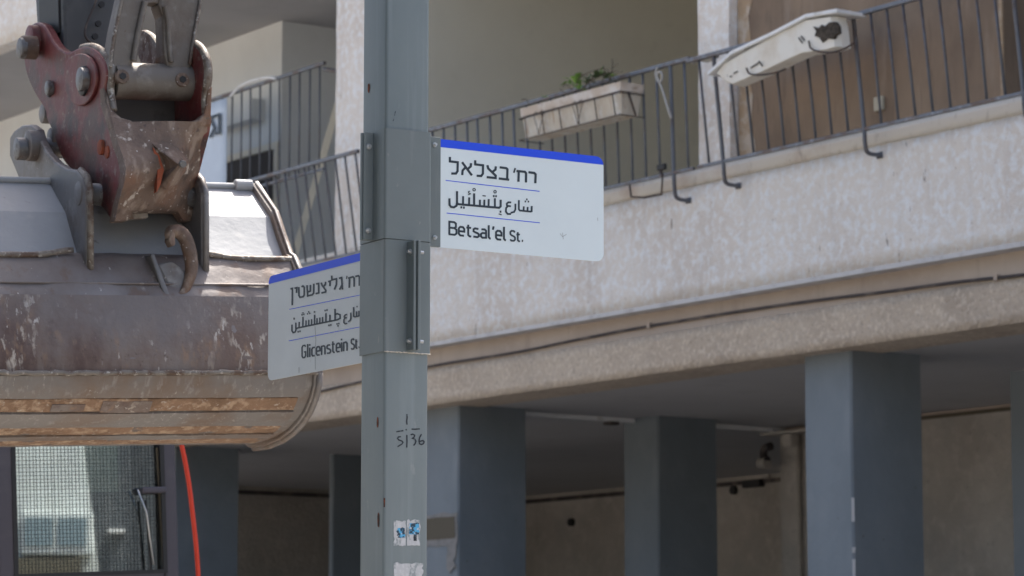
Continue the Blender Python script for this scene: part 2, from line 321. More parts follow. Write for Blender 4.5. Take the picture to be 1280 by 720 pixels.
# storey above
ZT = Z_UP
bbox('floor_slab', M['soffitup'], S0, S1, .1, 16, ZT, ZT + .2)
wavy_slab('parapet', M['stucco'], S0, S1, 0, .2, ZT - .001, ZT + 1.1, 120, 5, .01)
bbox('wall', M['stucco'], S0, S1, 2.4, 2.6, ZT + .2, ZT + 2.9)
bbox('roof', M['soffit'], S0, S1, -.1, 16, ZT + 2.9, ZT + 3.15)
bbox('wall', M['stucco'], S1, S1 + .2, .3, 16, 0, ZT + 2.9)
bbox('wall', M['stucco'], S0 - .2, S0, .3, 16, 0, ZT + 2.9)
bbox('wall', M['stucco'], S0, S1, 16, 16.2, 0, ZT + 2.9)
struct(bbox('added_dark_floor', M['asphalt'], S0 + .05, S1 - .05, .5, 15.9, -.05, .006, parent=None))  # dark floor sheet added to cut bounced light under the building
# first-floor pillars (in the facade plane)
def pillar(px0, px1):
    a, b = bs(px0, .015, 100), bs(px1, .015, 100)
    o = MB()
    n = 26; zz = [Z_TOP + .001 + (ZT - Z_TOP) * i / n for i in range(n + 1)]
    v, f = [], []
    for z in zz:
        for (x, y) in ((a, .015), (b, .015), (b, .3), (a, .3)):
            v.append(B(x + noise.noise(Vector((x, z * 7, y))) * .012, y + noise.noise(Vector((z * 5, x, y))) * .006, z))
    for i in range(n):
        for k in range(4): f.append((i * 4 + k, i * 4 + (k + 1) % 4, i * 4 + 4 + (k + 1) % 4, i * 4 + 4 + k))
    f += [(0, 1, 2, 3), (n * 4, n * 4 + 1, n * 4 + 2, n * 4 + 3)]
    m = mesh('pillar', v, f, M['stucco'], bld)
    return a, b
p_r = pillar(873, 912)
p_l = pillar(420, 462)
# recess behind the middle railing
TL = 1.9
s_rl = B.hit(518, 100, 1, .42).x
bbox('wall', M['recess'], s_rl - .08, s_rl, .42, 5.0, Z_TOP - .74, ZT - .002, label='smooth olive-grey side wall of the recessed balcony')
bbox('wall', M['recess'], s_rl + .001, p_r[1], 4.4, 4.55, Z_TOP - .74, ZT - .002)
bbox('wall', M['recess'], p_r[0] + .03, p_r[1] - .02, .31, 4.399, Z_TOP - .74, ZT - .002)
bbox('wall', M['recessleft'], s_rl - .15, s_rl - .081, .42, TL + 1.299, Z_TOP - .74, ZT - .002)  # unseen pale slab added to bounce light into the left balcony
# brown wall right of the pillar
sx = bs(1256, .10, 80)
bbox('wall', M['brown'], p_r[1] + .001, sx, .10, .30, Z_TOP - .74, ZT - .002, label='brown painted balcony wall')
s_t = bs(940, .10, 100)
v = []
tz = [Z_TOP - .1 + i * .2 for i in range(14)]
pts = [B(p_r[1] + .004, .094, tz[0])] + [B(s_t + noise.noise(Vector((z * 3, 1, 2))) * .12, .094, z) for z in tz] + [B(p_r[1] + .004, .094, tz[-1])]
o = MB().prism(pts, Bv * .005).build('bare_plaster_patch', M['tan'], bld); o['label'] = 'bare tan plaster strip beside the pillar'
bbox('wall', M['dark'], sx - .02, sx, .301, 3, Z_TOP - .74, ZT - .002)
bbox('wall', M['dark'], sx, S1, 3, 3.1, Z_TOP - .74, ZT - .002)
o = bbox('door_frame', M['tan'], sx - .03, sx + .0, .085, .0985, Z_TOP - .7, ZT - .01)
h = B.hit(1101, 130, 1, .10)
sk = tag(MB().box(B, h.x - .045, h.x + .045, .07, .099, h.z - .05, h.z + .05).build('wall_socket', M['socket'], bevel=.006), 'small cream wall socket on the brown balcony wall', 'socket')
# left balcony: block with a corner, ceiling above
TL = 1.9
c0 = B.hit(352, 100, 1, TL).x
bbox('wall', M['recessleft'], S0, c0, TL, TL + .15, Z_TOP - .74, ZT - .002, label='pale grey-green back wall of the left balcony')
bbox('wall', M['recessleft'], c0 - .15, c0, TL + .15, TL + 6, Z_TOP - .74, ZT - .002)
bbox('wall', M['recessleft'], c0 + .001, s_rl - .151, TL + 1.3, TL + 1.45, Z_TOP - .74, ZT - .002)
wa = B.hit(285, 204, 1, TL); wb_ = B.hit(346, 186, 1, TL)
win = bbox('window', M['windowdark'], wa.x - 1.3, wb_.x, TL - .02, TL - .004, wa.z - 1.0, wa.z, label='dark window behind the left railing')
MB().box(B, wa.x - 1.36, wb_.x + .07, TL - .04, TL - .006, wa.z + .002, wa.z + .07).box(B, wb_.x + .002, wb_.x + .07, TL - .04, TL - .006, wa.z - 1.0, wa.z).box(B, wa.x - .62, wa.x - .57, TL - .04, TL - .021, wa.z - 1.0, wa.z).build('window_frame', M['recess'], win)
sh = B.hit(286, 130, 1, TL); sh2 = B.hit(331, 150, 1, TL)
bbox('shutter_box', M['recessleft'], sh.x - .8, sh2.x, TL - .16, TL - .002, sh2.z, sh2.z + .22)

# columns of the ground floor
def column(pxl, pxc, pxr, pyt):
    # near corner seen at pxc, top at pyt on the ceiling plane
    r = ray(pxc, pyt); t = (Z_SOF - 1.6) / r.z; P = B.loc(EYE + r * t)
    d = (EYE + r * t).y
    # face widths
    hl = B.hit(pxl, pyt, 1, P.y).x; hr = B.hit(pxr, pyt, 0, P.x).y
    wl = P.x - hl; wr = hr - P.y
    c = MB()
    n = 14; v, f = [], []
    prof = [(P.x - wl, P.y), (P.x - .015, P.y), (P.x, P.y + .015), (P.x, P.y + wr), (P.x - wl, P.y + wr)]
    for i in range(n + 1):
        z = (Z_SOF + .012) * i / n
        for q, (x, y) in enumerate(prof): v.append(B(x + noise.noise(Vector((x, z * 2, q))) * .004, y + noise.noise(Vector((y, z * 2, q + 4))) * .004, z))
    m_ = len(prof)
    for i in range(n):
        for k in range(m_): f.append((i * m_ + k, i * m_ + (k + 1) % m_, i * m_ + m_ + (k + 1) % m_, i * m_ + m_ + k))
    o = mesh('column', v, f, M['column'], bld, origin=B(P.x, P.y, 0))
    return P, wl, wr, o
C1 = column(1006, 1063, 1150, 438)
C3 = column(512, 573, 657, 507)
C2 = column(780, 822, 895, 521)
C0 = column(1262, 1308, 1390, 461)
C4 = column(412, 416, 510, 569)
# column behind the cab: same row as C3, further left
s5 = C3[0].x - (C1[0].x - C3[0].x)
h5 = B.hit(298, 640, 0, 0)
r5 = None
tt = .45
xr = B.hit(219, 600, 1, tt).x
t2 = B.hit(298, 600, 0, xr).y
bbox('column', M['column'], xr - .55, xr, tt, t2, 0, Z_SOF + .012)
print('columns', [tuple(round(x, 2) for x in c[0]) + (round(c[1], 2), round(c[2], 2)) for c in (C1, C3, C2, C0, C4)], 'Z', Z_TOP, Z_BOT, Z_SOF, Z_UP)
# chipped paint on the corner of the nearest column
for (pya, pyb) in ((622, 652), (684, 691), (699, 760)):
    za, zb = B.hit(1065, pya, 1, C1[0].y).z, B.hit(1065, pyb, 1, C1[0].y).z
    pp = [B(C1[0].x + .003, C1[0].y + .012 + abs(noise.noise(Vector((z * 20, 0, 0)))) * .012, z) for z in [zb + (za - zb) * i / 6 for i in range(7)]]
    qq = [B(C1[0].x - .010, C1[0].y - .003, z) for z in [za + (zb - za) * i / 6 for i in range(7)]]
    MB().prism(pp + qq, A * .0015 - Bv * .0015).build('paint_chip', M['drip'], C1[3])

# ground floor walls
def ceil_t(px, py):
    r = ray(px, py); t = (Z_SOF - 1.6) / r.z; return B.loc(EYE + r * t)
q1 = ceil_t(975, 538)
bbox('wall', M['backwall'], q1.x, S1, q1.y, q1.y + .2, 0, Z_SOF + .010, label='rough grey-beige wall behind the nearest column')
q2 = ceil_t(935, 596)
q3 = ceil_t(700, 626)
bbox('wall', M['backwall'], q3.x, q1.x + 6, q2.y, q2.y + .2, 0, Z_SOF + .010, label='dim back wall under the building')
bbox('wall', M['backwall'], q3.x - .2, q3.x, ceil_t(300, 607).y - 1.5, q2.y, 0, Z_SOF + .010)
bbox('wall', M['backwall'], S0, q3.x - .2, ceil_t(240, 604).y - 1.8, ceil_t(240, 604).y - 1.6, 0, Z_SOF + .010)
# dark shadow-gap moulding along wall tops
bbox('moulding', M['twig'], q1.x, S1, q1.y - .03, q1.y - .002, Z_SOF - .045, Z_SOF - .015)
bbox('moulding', M['beam'], q1.x, S1, q1.y - .05, q1.y - .004, Z_SOF - .012, Z_SOF + .006)
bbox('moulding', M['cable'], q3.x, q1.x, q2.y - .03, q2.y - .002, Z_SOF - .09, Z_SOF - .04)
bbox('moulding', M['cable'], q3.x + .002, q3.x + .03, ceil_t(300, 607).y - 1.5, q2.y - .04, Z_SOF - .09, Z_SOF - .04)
# conduit and light box on the ceiling
ca = ceil_t(657, 516); cb_ = ceil_t(1003, 536)
tag(MB().box(B, ca.x - .02, ca.x + .025, max(.65, ca.y - .8), ca.y + 8, Z_SOF - .03, Z_SOF + .009).build('ceiling_conduit', M['trough_rim'], origin=B(ca.x, ca.y, Z_SOF)), 'thin pale conduit running across the ceiling behind the left column', 'conduit')
h = ceil_t(763, 523)
tag(MB().box(B, h.x - .05, h.x + .06, h.y - .05, h.y + .06, Z_SOF - .06, Z_SOF - .032).build('junction_box', M['cable'], bevel=.008), 'small dark junction box on the pale ceiling conduit', 'junction box')
h = B.hit(945, 603, 1, q2.y)
lamp = thing('wall_lamp', 'small dark lamp fitting high on the dim back wall', 'lamp', B(h.x, q2.y, h.z))
MB().box(B, h.x - .16, h.x + .16, q2.y - .09, q2.y - .002, h.z - .06, h.z + .03).build('housing', M['black'], lamp, bevel=.02)
MB().box(B, h.x - .26, h.x + .26, q2.y - .03, q2.y - .002, h.z + .035, h.z + .08).build('bracket', M['backwall'], lamp)
h = B.hit(716, 653, 1, q2.y)
tag(MB().tube([B(h.x, q2.y - .05, h.z), B(h.x, q2.y, h.z)], .05, 12).build('vent_hole_cover', M['black']), 'tiny round dark vent cover on the dim back wall near its corner', 'vent')
h = B.hit(919, 613, 1, q2.y)
tag(MB().tube([B(h.x, q2.y - .05, h.z), B(h.x, q2.y, h.z)], .05, 12).build('vent_hole_cover', M['black']), 'tiny round dark vent cover just below the lamp on the back wall', 'vent')
# drain pipe cluster at the wall corner
pipes = thing('drain_pipes', 'old drain pipe elbow at the corner of the rough wall under the ceiling', 'pipe', B(q1.x, q1.y, 0))
MB().tube(smooth_line([B(q1.x + .05, q1.y - .16, Z_SOF - .16), B(q1.x - .05, q1.y - .16, Z_SOF - .17), B(q1.x - .06, q1.y - .16, Z_SOF - .26), B(q1.x - .0, q1.y - .16, Z_SOF - .29)], 2), .04, 12).build('elbow', M['cable'], pipes, smooth=True)
MB().tube([B(q1.x - .10, q1.y - .16, Z_SOF - .31), B(q1.x + .0, q1.y - .16, Z_SOF - .31)], .055, 14).build('pipe_end', M['backwall'], pipes, smooth=False)
MB().box(B, q1.x - .06, q1.x + .7, q1.y - .20, q1.y - .06, Z_SOF - .06, Z_SOF - .03).build('shelf', M['backwall'], pipes, bevel=.01)
for dx in (.30,):
    MB().tube([B(q1.x + dx, q1.y - .03, 0), B(q1.x + dx, q1.y - .03, Z_SOF - .06)], .022, 8).build('pipe', M['backwall'], pipes, smooth=True)
MB().box(B, q1.x + .22, q1.x + .34, q1.y - .16, q1.y - .06, Z_SOF - .18, Z_SOF - .061).build('bracket_block', M['backwall'], pipes, bevel=.01)

# brown patch on the left column
P3 = C3[0]
a_ = B.hit(537, 648, 1, P3.y - .003); b_ = B.hit(573, 672, 1, P3.y - .003)
poster = thing('poster_remnant', 'brown torn poster remnant with paste smears on the column behind the pole', 'poster', B(a_.x, P3.y, b_.z))
def ragged(x0, x1, z0, z1, t, n=6, amp=.02, seed=0):
    pts = []
    def rr(k): return noise.noise(Vector((k * 1.7, seed, 0))) * amp
    for i in range(n): pts.append(B(x0 + (x1 - x0) * i / n, t, z0 + rr(i)))
    for i in range(n): pts.append(B(x1 + rr(i + 10), t, z0 + (z1 - z0) * i / n))
    for i in range(n): pts.append(B(x1 - (x1 - x0) * i / n, t, z1 + rr(i + 20)))
    for i in range(n): pts.append(B(x0 + rr(i + 30), t, z1 - (z1 - z0) * i / n))
    return pts
xc = P3.x - .02
MB().prism(ragged(xc - .62, xc + .015, b_.z - .06, a_.z + .03, P3.y - .006, seed=3), Bv * .004).build('paste_layer', M['paste'], poster)
MB().prism(ragged(xc - .58, xc - .02, b_.z, a_.z, P3.y - .010, seed=5), Bv * .003).build('paper', M['twig'], poster)
MB().prism(ragged(xc - .14, xc + .0, b_.z - .27, b_.z - .04, P3.y - .0105, amp=.05, seed=8), Bv * .004).build('paste_smear', M['paste'], poster)

# ------------------------------------------------------------------ cable along the beam
pts = [(300, 516), (400, 489), (470, 473), (540, 457), (600, 448), (660, 438), (700, 429), (760, 417), (810, 408), (900, 393), (1000, 378), (1100, 366), (1200, 352), (1290, 343), (1400, 325)]
pts = [B(*B.hit(x, y, 1, T_BEAM - .022)) for x, y in pts]
pts = [B(S0 + .5, T_BEAM - .022, B.loc(pts[0]).z + .05)] + pts + [B(S1 - .5, T_BEAM - .022, B.loc(pts[-1]).z - .03)]
cab_ = thing('beam_cable', 'long dark cable sagging along the beam under the parapet', 'cable', pts[0])
MB().tube(smooth_line(pts, 2), .011, 6).build('sheath', M['cable'], cab_, smooth=True)
for px, py in ((812, 407), (1246, 347)):
    h = B.hit(px, py, 1, T_BEAM - .02); MB().box(B, h.x - .015, h.x + .015, T_BEAM - .038, T_BEAM - .002, h.z - .02, h.z + .02).build('clip', M['beam'], cab_)

# ------------------------------------------------------------------ railings
TR = -.14
def railing(label, s0, s1, zt, zb, lean, pitch, posts, hookdrop, t0=TR):
    r = thing('balcony_railing', label, 'railing', B(s0, t0, zb), 'balcony railings of the stucco building')
    MB().box(B, s0, s1, t0 - lean - .02, t0 - lean + .02, zt - .017, zt + .017).build('top_rail', M['railpaint'], r, bevel=.008)
    MB().box(B, s0, s1, t0 - .015, t0 + .015, zb - .012, zb + .012).build('bottom_rail', M['railpaint'], r, bevel=.004)
    proto = None; pp = None
    ph = posts[0] if posts else s0 + pitch / 2
    k0 = math.ceil((s0 + .03 - ph) / pitch); k1 = int((s1 - .03 - ph) // pitch)
    for k in range(k0, k1 + 1):
        s = ph + k * pitch
        if posts and min(abs(s - q) for q in posts) < pitch * .5:
            if pp is None:
                line = smooth_line([B(s, t0 - lean, zt - .01), B(s, t0 - .004, zb), B(s, t0 - .004 + .004, zb - hookdrop * .7), B(s, t0 + .02, zb - hookdrop), B(s, t0 + .138, zb - hookdrop)], 3)
                pp = MB().tube(line, .0155, 8).box(B, s - .028, s + .028, t0 + .128, t0 + .138, zb - hookdrop - .022, zb - hookdrop + .022).build('post', M['barpaint'], r, smooth=True, origin=B(s, t0, zb)); s_p = s
                flange = None
            else:
                q = pp.copy(); COL.objects.link(q); q.parent = r; q.location = Vector(pp.location) + A * (s - s_p)
        else:
            if proto is None:
                proto = MB().tube([B(s, t0 - lean, zt - .01), B(s, t0, zb)], .0100, 6).build('bar', M['barpaint'], r, smooth=True, origin=B(s, t0, zb)); s_b = s
            else:
                q = proto.copy(); COL.objects.link(q); q.parent = r; q.location = Vector(proto.location) + A * (s - s_b) + Vector((0, 0, 0))
                q.rotation_euler = tuple(A * random.uniform(-.006, .006) + Bv * random.uniform(-.010, .010))
    return r
def rz(px, py, lean): return B.hit(px, py, 1, TR - lean).z
sr = bs(872, TR, 150)
pitch = .172
# right section
lr = .09
def ps(px, py, lean): return B.hit(px, py, 1, TR - lean).x
pA, pB, pC = ps(892, 95, lr), ps(1067, 45, lr), ps(1262, -10, lr)
pitch_r = (pB - pA) / 9
railing('leaning railing in front of the brown balcony wall, holding the cream trough', sr, S1 - 1, rz(1000, 38, lr), bz(1000, 180, TR), lr, pitch_r, [pA, pB, pB + (pB - pA)], .17)
lm = .03
sm0 = bs(470, TR, 200)
railing('railing with hanging flower box in front of the olive-grey recess', sm0, sr - .05, rz(700, 118, lm), bz(860, 212, TR), lm, pitch, [ps(838, 88, lm)], .20)
ll = .13
sl0 = bs(-700, TR, 260); 
railing('outward leaning railing between the bucket and the sign pole', sl0, sm0 - .08, rz(360, 213, ll), bz(360, 335, TR), ll, pitch, [], .17)
# upper railing on the left, set back
TU = .9
hu1, hu2 = B.hit(262, 127, 1, TU), B.hit(406, 80, 1, TU)
zu = B.hit(350, 97, 1, TU).z; zub = B.hit(350, 226, 1, TU).z
railing('short upright railing section above the left balcony beside the white banner', hu1.x, hu2.x, zu, zub, 0, .19, [], 0, t0=TU)
# white banner on it
ba = B.hit(284, 122, 1, TU - .06); bb = B.hit(284, 240, 1, TU - .06)
bn = thing('white_banner', 'pale white banner with black lettering hung behind the coupler', 'banner', B(ba.x, TU - .06, bb.z))
v, f = [], []
nx, nz_ = 16, 10
for j in range(nz_ + 1):
    for i in range(nx + 1):
        s = ba.x - 2.2 + 2.2 * i / nx; z = ba.z + (bb.z - .5 - ba.z) * j / nz_
        v.append(B(s, TU - .06 + .02 * math.sin(i * .9) * j / nz_ * .5, z))
for j in range(nz_):
    for i in range(nx): a = j * (nx + 1) + i; f.append((a, a + 1, a + nx + 2, a + nx + 1))
cl = mesh('cloth', v, f, M['banner'], bn, smooth=True); so = cl.modifiers.new('solid', 'SOLIDIFY'); so.thickness = .004
st = MB()
for ln in ([(262, 147), (274, 143), (274, 166), (268, 167)], [(262, 147), (268, 160), (262, 172)]):
    L, R = ribbon(ln, 3.2)
    vv = [B(*B.hit(p.x, p.y, 1, TU - .085 - .0005 * len(ln))) for p in L + R]; n = len(L)
    st.add(vv, [(i, i + 1, n + i + 1, n + i) for i in range(n - 1)])
st.build('lettering', M['ink'], bn)
# white flexible tube above the upper railing and added board
pts = [(288, 121), (300, 107), (318, 100), (338, 96), (345, 99)]
tag(MB().tube(smooth_line([B(*B.hit(x, y, 1, TU - .02)) for x, y in pts], 3), .016, 8).build('bent_tube', M['trough_rim'], smooth=True), 'pale bent tube arching above the short upper railing', 'tube')
pts = [(405, 86), (425, 90)]
tag(MB().tube([B(*B.hit(x, y, 1, TU)) for x, y in pts], .02, 8).build('rail_stub', M['railpaint'], smooth=True), 'short blue-grey rail stub between the upper railing and the pillar', 'rail')
ga, gb = B.hit(423, 128, 1, TL - .2), B.hit(365, 330, 1, TL - .2)  # board added where an unclear dark band slants across the wall
tag(MB().tube([B(*ga), B(*gb)], .05, 4).build('added_board', M['recess'], origin=B(*gb)), 'grey board added for an unclear dark band behind the left balcony railing', 'board')

# ------------------------------------------------------------------ flower box in a wire basket
TF = TR - .06
fx0, fx1 = B.hit(653, 150, 1, TF - .2).x, B.hit(776, 110, 1, TF - .2).x
fz1 = B.hit(653, 136, 1, TF - .2).z; fz0 = B.hit(663, 170, 1, TF - .2).z - .012
fb = thing('flower_box', 'long stained cream flower box in a wire basket on the railing', 'flower box', B((fx0 + fx1) / 2, TF, fz0))
def trough_verts(x0, x1, ya, yb, z0, z1, tap, th):
    out = []
    ring = lambda x0, x1, y0, y1, z: [B(x0, y0, z), B(x1, y0, z), B(x1, y1, z), B(x0, y1, z)]
    v = ring(x0 + tap, x1 - tap, ya + tap, yb - tap, z0) + ring(x0, x1, ya, yb, z1) + ring(x0 + th, x1 - th, ya + th, yb - th, z1) + ring(x0 + tap + th, x1 - tap - th, ya + tap + th, yb - tap - th, z0 + .05)
    f = [(0, 1, 2, 3)]
    for l in range(3):
        for k in range(4): f.append((l * 4 + k, l * 4 + (k + 1) % 4, l * 4 + 4 + (k + 1) % 4, l * 4 + 4 + k))
    f.append((12, 13, 14, 15)); return v, f
v, f = trough_verts(fx0, fx1, TF - .2, TF, fz0, fz1 - .07, .02, .012)
mesh('box_body', v, f, M['planter'], fb, bevel=.006)
v, f = trough_verts(fx0 - .012, fx1 + .012, TF - .212, TF + .012, fz1 - .068, fz1, .004, .012)
mesh('rim', [q for q in v[:12]], [q for q in f if max(q) < 12 and len(set(q) & {0, 1, 2, 3}) != 4], M['planter_rim'], fb)
MB().box(B, fx0 + .02, fx1 - .02, TF - .185, TF - .015, fz1 - .10, fz1 - .03).build('soil', M['soil'], fb)
bk = MB()
zt_, zb_ = fz1 - .085, fz0 + .0
y0_, y1_ = TF - .222, TF + .02
for z in (zt_, zb_ - .008):
    bk.tube([B(fx0 - .015, y1_, z), B(fx0 - .015, y0_, z), B(fx1 + .015, y0_, z), B(fx1 + .015, y1_, z)], .0045, 5)
for i in range(6):
    s = fx0 + (fx1 - fx0) * (i + .3) / 5.6
    bk.tube([B(s - .01, y0_, zt_ + .005), B(s + .03, y0_, zb_ - .01)], .005, 5)
for i in (1, 3):
    s = fx0 + (fx1 - fx0) * (i + .0) / 5.0
    for sg in (-1, 1):
        bk.tube(smooth_line([B(s, y0_ - .004, zb_), B(s + sg * .05, y0_ - .004, zt_ - .04), B(s + sg * .07, y0_ - .004, zt_), B(s + sg * .04, y0_ - .004, zt_ + .025), B(s + sg * .01, y0_ - .004, zt_)], 2), .003, 5)
bk.tube([B(fx1 + .018, y0_ + .08, zt_ + .01), B(fx1 + .018, y0_ + .15, zb_)], .008, 5)
bk.build('wire_basket', M['wire'], fb)
for k in (0.1, .9):
    s = fx0 + (fx1 - fx0) * k
    MB().tube([B(s, TF + .02, fz1 - .09), B(s, TR - lm, fz1 - .03), B(s, TR - lm + .03, fz1 + .0)], .006, 5).build('basket_hook', M['wire'], fb)
# plants
pl = thing('potted_plant', 'small green plant with dry twigs growing in the flower box', 'plant', B(fx0 + .55, TF - .1, fz1 - .05))
def leafpatch(px, py, size, n, m, seed, up=.5):
    rnd = random.Random(seed); mb = MB(); c = B(*B.hit(px, py, 1, TF - .1))
    for i in range(n):
        d = Vector((rnd.uniform(-1, 1), rnd.uniform(-1, 1), rnd.uniform(-.2, 1) * up + .1)).normalized()
        side = d.cross(UP).normalized() * size * rnd.uniform(.13, .22)
        L = size * rnd.uniform(.6, 1.1); tip = c + d * L - UP * L * rnd.uniform(0, .35)
        mid = c + d * L * .5 + UP * L * .12
        mb.add([c, mid + side, tip, mid - side, mid - UP * .004], [(0, 1, 4), (1, 2, 4), (2, 3, 4), (3, 0, 4)])
    return mb.build('leaves', m, pl)
leafpatch(719, 105, .14, 11, M['leaf'], 3, .8)
leafpatch(724, 112, .09, 8, M['leaf'], 5, .6)
leafpatch(681, 122, .05, 8, M['leaf'], 9)
leafpatch(746, 98, .12, 10, M['leafdark'], 4)
leafpatch(758, 98, .10, 10, M['leafdark'], 6)
leafpatch(735, 103, .08, 8, M['leafdark'], 7)
leafpatch(712, 106, .08, 5, M['leaf'], 21, .9)
leafpatch(750, 92, .07, 8, M['leaf'], 22, .6)
leafpatch(766, 96, .06, 7, M['leaf'], 23, .6)
for ln in ([(720, 112), (722, 98), (735, 90), (756, 85)], [(760, 104), (764, 94), (766, 80), (765, 74)], [(764, 86), (772, 80)], [(744, 104), (738, 92)], [(770, 102), (758, 86)], [(662, 132), (658, 123), (652, 125)], [(730, 110), (745, 92), (750, 90)], [(780, 98), (779, 94)], [(716, 112), (706, 104), (704, 108)], [(728, 110), (740, 99), (768, 88), (778, 90)], [(752, 104), (757, 90), (754, 82)], [(708, 116), (700, 112)], [(738, 108), (733, 96), (726, 92)], [(787, 96), (786, 91)]):
    MB().tube(smooth_line([B(*B.hit(x, y, 1, TF - .1)) for x, y in ln], 2), .0045, 5).build('twig', M['twig'], pl)

# ------------------------------------------------------------------ cream trough hung on the right railing
TT = TR - lr - .03
tr_ = thing('cream_trough', 'broken cream planter trough tipped on the railing beside the pillar', 'trough', B(*B.hit(975, 80, 1, TT)))
out = [(893, 92), (903, 80), (925, 67), (968, 44), (1008, 24), (1040, 19), (1043, 32), (1046, 58), (1034, 62), (1003, 66), (985, 74), (950, 91), (914, 106), (905, 103)]
prof = [B(*B.hit(x, y, 1, TT - .2)) for x, y in out]
cen = sum(prof, Vector()) / len(prof)
mb = MB(); n = len(prof)
back = [p + Bv * .13 for p in prof]; midr = [cen + (p - cen) * 1.0 + Bv * .05 for p in prof]; front = [cen + (p - cen) * .965 for p in prof]
mb.add(front + midr + back, [tuple(range(n)), tuple(range(3 * n - 1, 2 * n - 1, -1))] + [(l * n + i, l * n + (i + 1) % n, l * n + n + (i + 1) % n, l * n + n + i) for l in range(2) for i in range(n)])
mb.build('body', M['trough'], tr_, bevel=.005)
rl = smooth_line([(884, 92), (912, 64), (966, 38), (1010, 18), (1056, 10)], 1)
rl = [(884, 92, 0), (900, 78, 0), (913, 66, 0), (966, 41, 0), (1006, 20, 0), (1046, 13, 0)]
pr = [B(*B.hit(x, y, 1, TT - .225)) for x, y, _ in rl]
mb = MB(); n = len(pr)
vv = []
for p in pr: vv += [p - UP * .014, p + UP * .014, p + UP * .014 + Bv * .27, p - UP * .014 + Bv * .27]
ff = [(0, 1, 2, 3), tuple(range(4 * n - 4, 4 * n))]
for i in range(n - 1):
    for k in range(4): ff.append((i * 4 + k, i * 4 + (k + 1) % 4, i * 4 + 4 + (k + 1) % 4, i * 4 + 4 + k))
mb.add(vv, ff); mb.build('rim', M['trough_rim'], tr_, bevel=.006)
hole = [(1016, 33), (1023, 35), (1027, 31), (1031, 33), (1036, 28), (1043, 27), (1047, 32), (1048, 41), (1043, 44), (1041, 49), (1034, 48), (1028, 53), (1024, 47), (1018, 45), (1020, 39)]
MB().prism([B(*B.hit(x, y, 1, TT - .212)) for x, y in hole], Bv * .03).build('broken_hole', M['soil'], tr_)
for ln in ([(938, 85), (946, 80), (949, 77), (953, 83)], [(998, 47), (1003, 54)], [(1001, 45), (1006, 51)], [(912, 96), (915, 95)], [(917, 92), (922, 89)], [(930, 62), (945, 54), (958, 45)]):
    L, R = ribbon(ln, 1.7); nn = len(L)
    MB().add([B(*B.hit(p.x, p.y, 1, TT - .2085)) for p in L + R], [(i, i + 1, nn + i + 1, nn + i) for i in range(nn - 1)]).build('crack', M['soil'], tr_)
for ln in ([(933, 85), (936, 93), (950, 94), (970, 91), (982, 86)], [(1011, 51), (1013, 62), (1030, 66), (1044, 65), (1056, 61), (1067, 54)]):
    MB().tube(smooth_line([B(*B.hit(x, y, 1, TT - .22)) for x, y in ln], 1), .007, 6).build('wire_bracket', M['wire'], tr_)
# knotted rope and wire loop
rp = [(822, 84), (819, 92), (823, 104), (829, 99), (826, 88), (820, 94), (826, 106), (831, 122), (835, 136), (839, 148)]
tag(MB().tube(smooth_line([B(*B.hit(x, y, 1, TR - lm - .035 - .004 * (i % 3))) for i, (x, y) in enumerate(rp)], 2), .010, 6).build('knotted_rope', M['rope'], smooth=True), 'short grey rope knotted around the rail right of the flower box', 'rope')
lp = [(787, 231), (789, 246), (805, 247), (827, 243), (828, 222), (826, 206)]
tag(MB().tube([B(*B.hit(x, y, 1, TR - .02)) for x, y in lp], .008, 6).build('wire_loop', M['wire'], smooth=True), 'rectangular wire loop hanging below the middle railing', 'wire loop')
dk = [(866, 79), (872, 74), (885, 76), (897, 70)]
tag(MB().tube([B(*B.hit(x, y, 1, TR - lm - .03)) for x, y in dk], .016, 6).build('tied_wire_bundle', M['rope'], smooth=True), 'frayed tie joining the two top rails by the pillar', 'tie')
lpts = [(845, 78), (860, 75), (878, 78)]
tag(MB().box(B, B.hit(824, 210, 1, TR).x, B.hit(834, 210, 1, TR).x, TR - .03, TR + .0, bz(830, 213, TR), bz(830, 205, TR)).build('clamp_block', M['black'], bevel=.01), 'small black clamp on the bottom rail above the wire loop', 'clamp')

# ------------------------------------------------------------------ sign pole
TP = math.radians(31.5)
ap = Vector((math.sin(TP), -math.cos(TP), 0)); bp = Vector((math.cos(TP), math.sin(TP), 0))
near = unit_at(481.5, 360, 8.2)
SIDE = .141
pc = Vector((near.x, near.y, 0)) + (bp - ap) * SIDE / 2
P = Frame((pc.x, pc.y, 0), ap, bp, UP)
def rounded_square(h, r, n=5):
    pts = []
    for cx, cy, a0 in ((h - r, h - r, 0), (-(h - r), h - r, 90), (-(h - r), -(h - r), 180), (h - r, -(h - r), 270)):
        for k in range(n + 1): a = math.radians(a0 + 90 * k / n); pts.append((cx + r * math.cos(a), cy + r * math.sin(a)))
    return pts
def sqtube(h, r, z0, z1, wob=0, zt=None, cap=True):
    pr = rounded_square(h, r); n = len(pr); v, f = [], []
    zs = [z0 + (z1 - z0) * i / 12 for i in range(13)]
    for z in zs: v += [P(x, y, z) for x, y in pr]
    for i in range(12):
        for k in range(n): f.append((i * n + k, i * n + (k + 1) % n, (i + 1) * n + (k + 1) % n, (i + 1) * n + k))
    if cap: f += [tuple(range(n)), tuple(range(12 * n, 13 * n))]
    return v, f
pole = thing('sign_pole', 'grey-green square metal pole carrying the two street signs', 'pole', P(0, 0, 0))
v, f = sqtube(SIDE / 2, .010, .12, 6.2)
o = mesh('shaft', v, f, M['pole'], pole, smooth=True); esp(o)
MB().box(P, -.15, .15, -.15, .15, .12, .14).build('base_plate', M['sleeve'], pole, bevel=.004)
def pz(px, py, x=SIDE / 2): return P.hit(px, py, 0, x).z
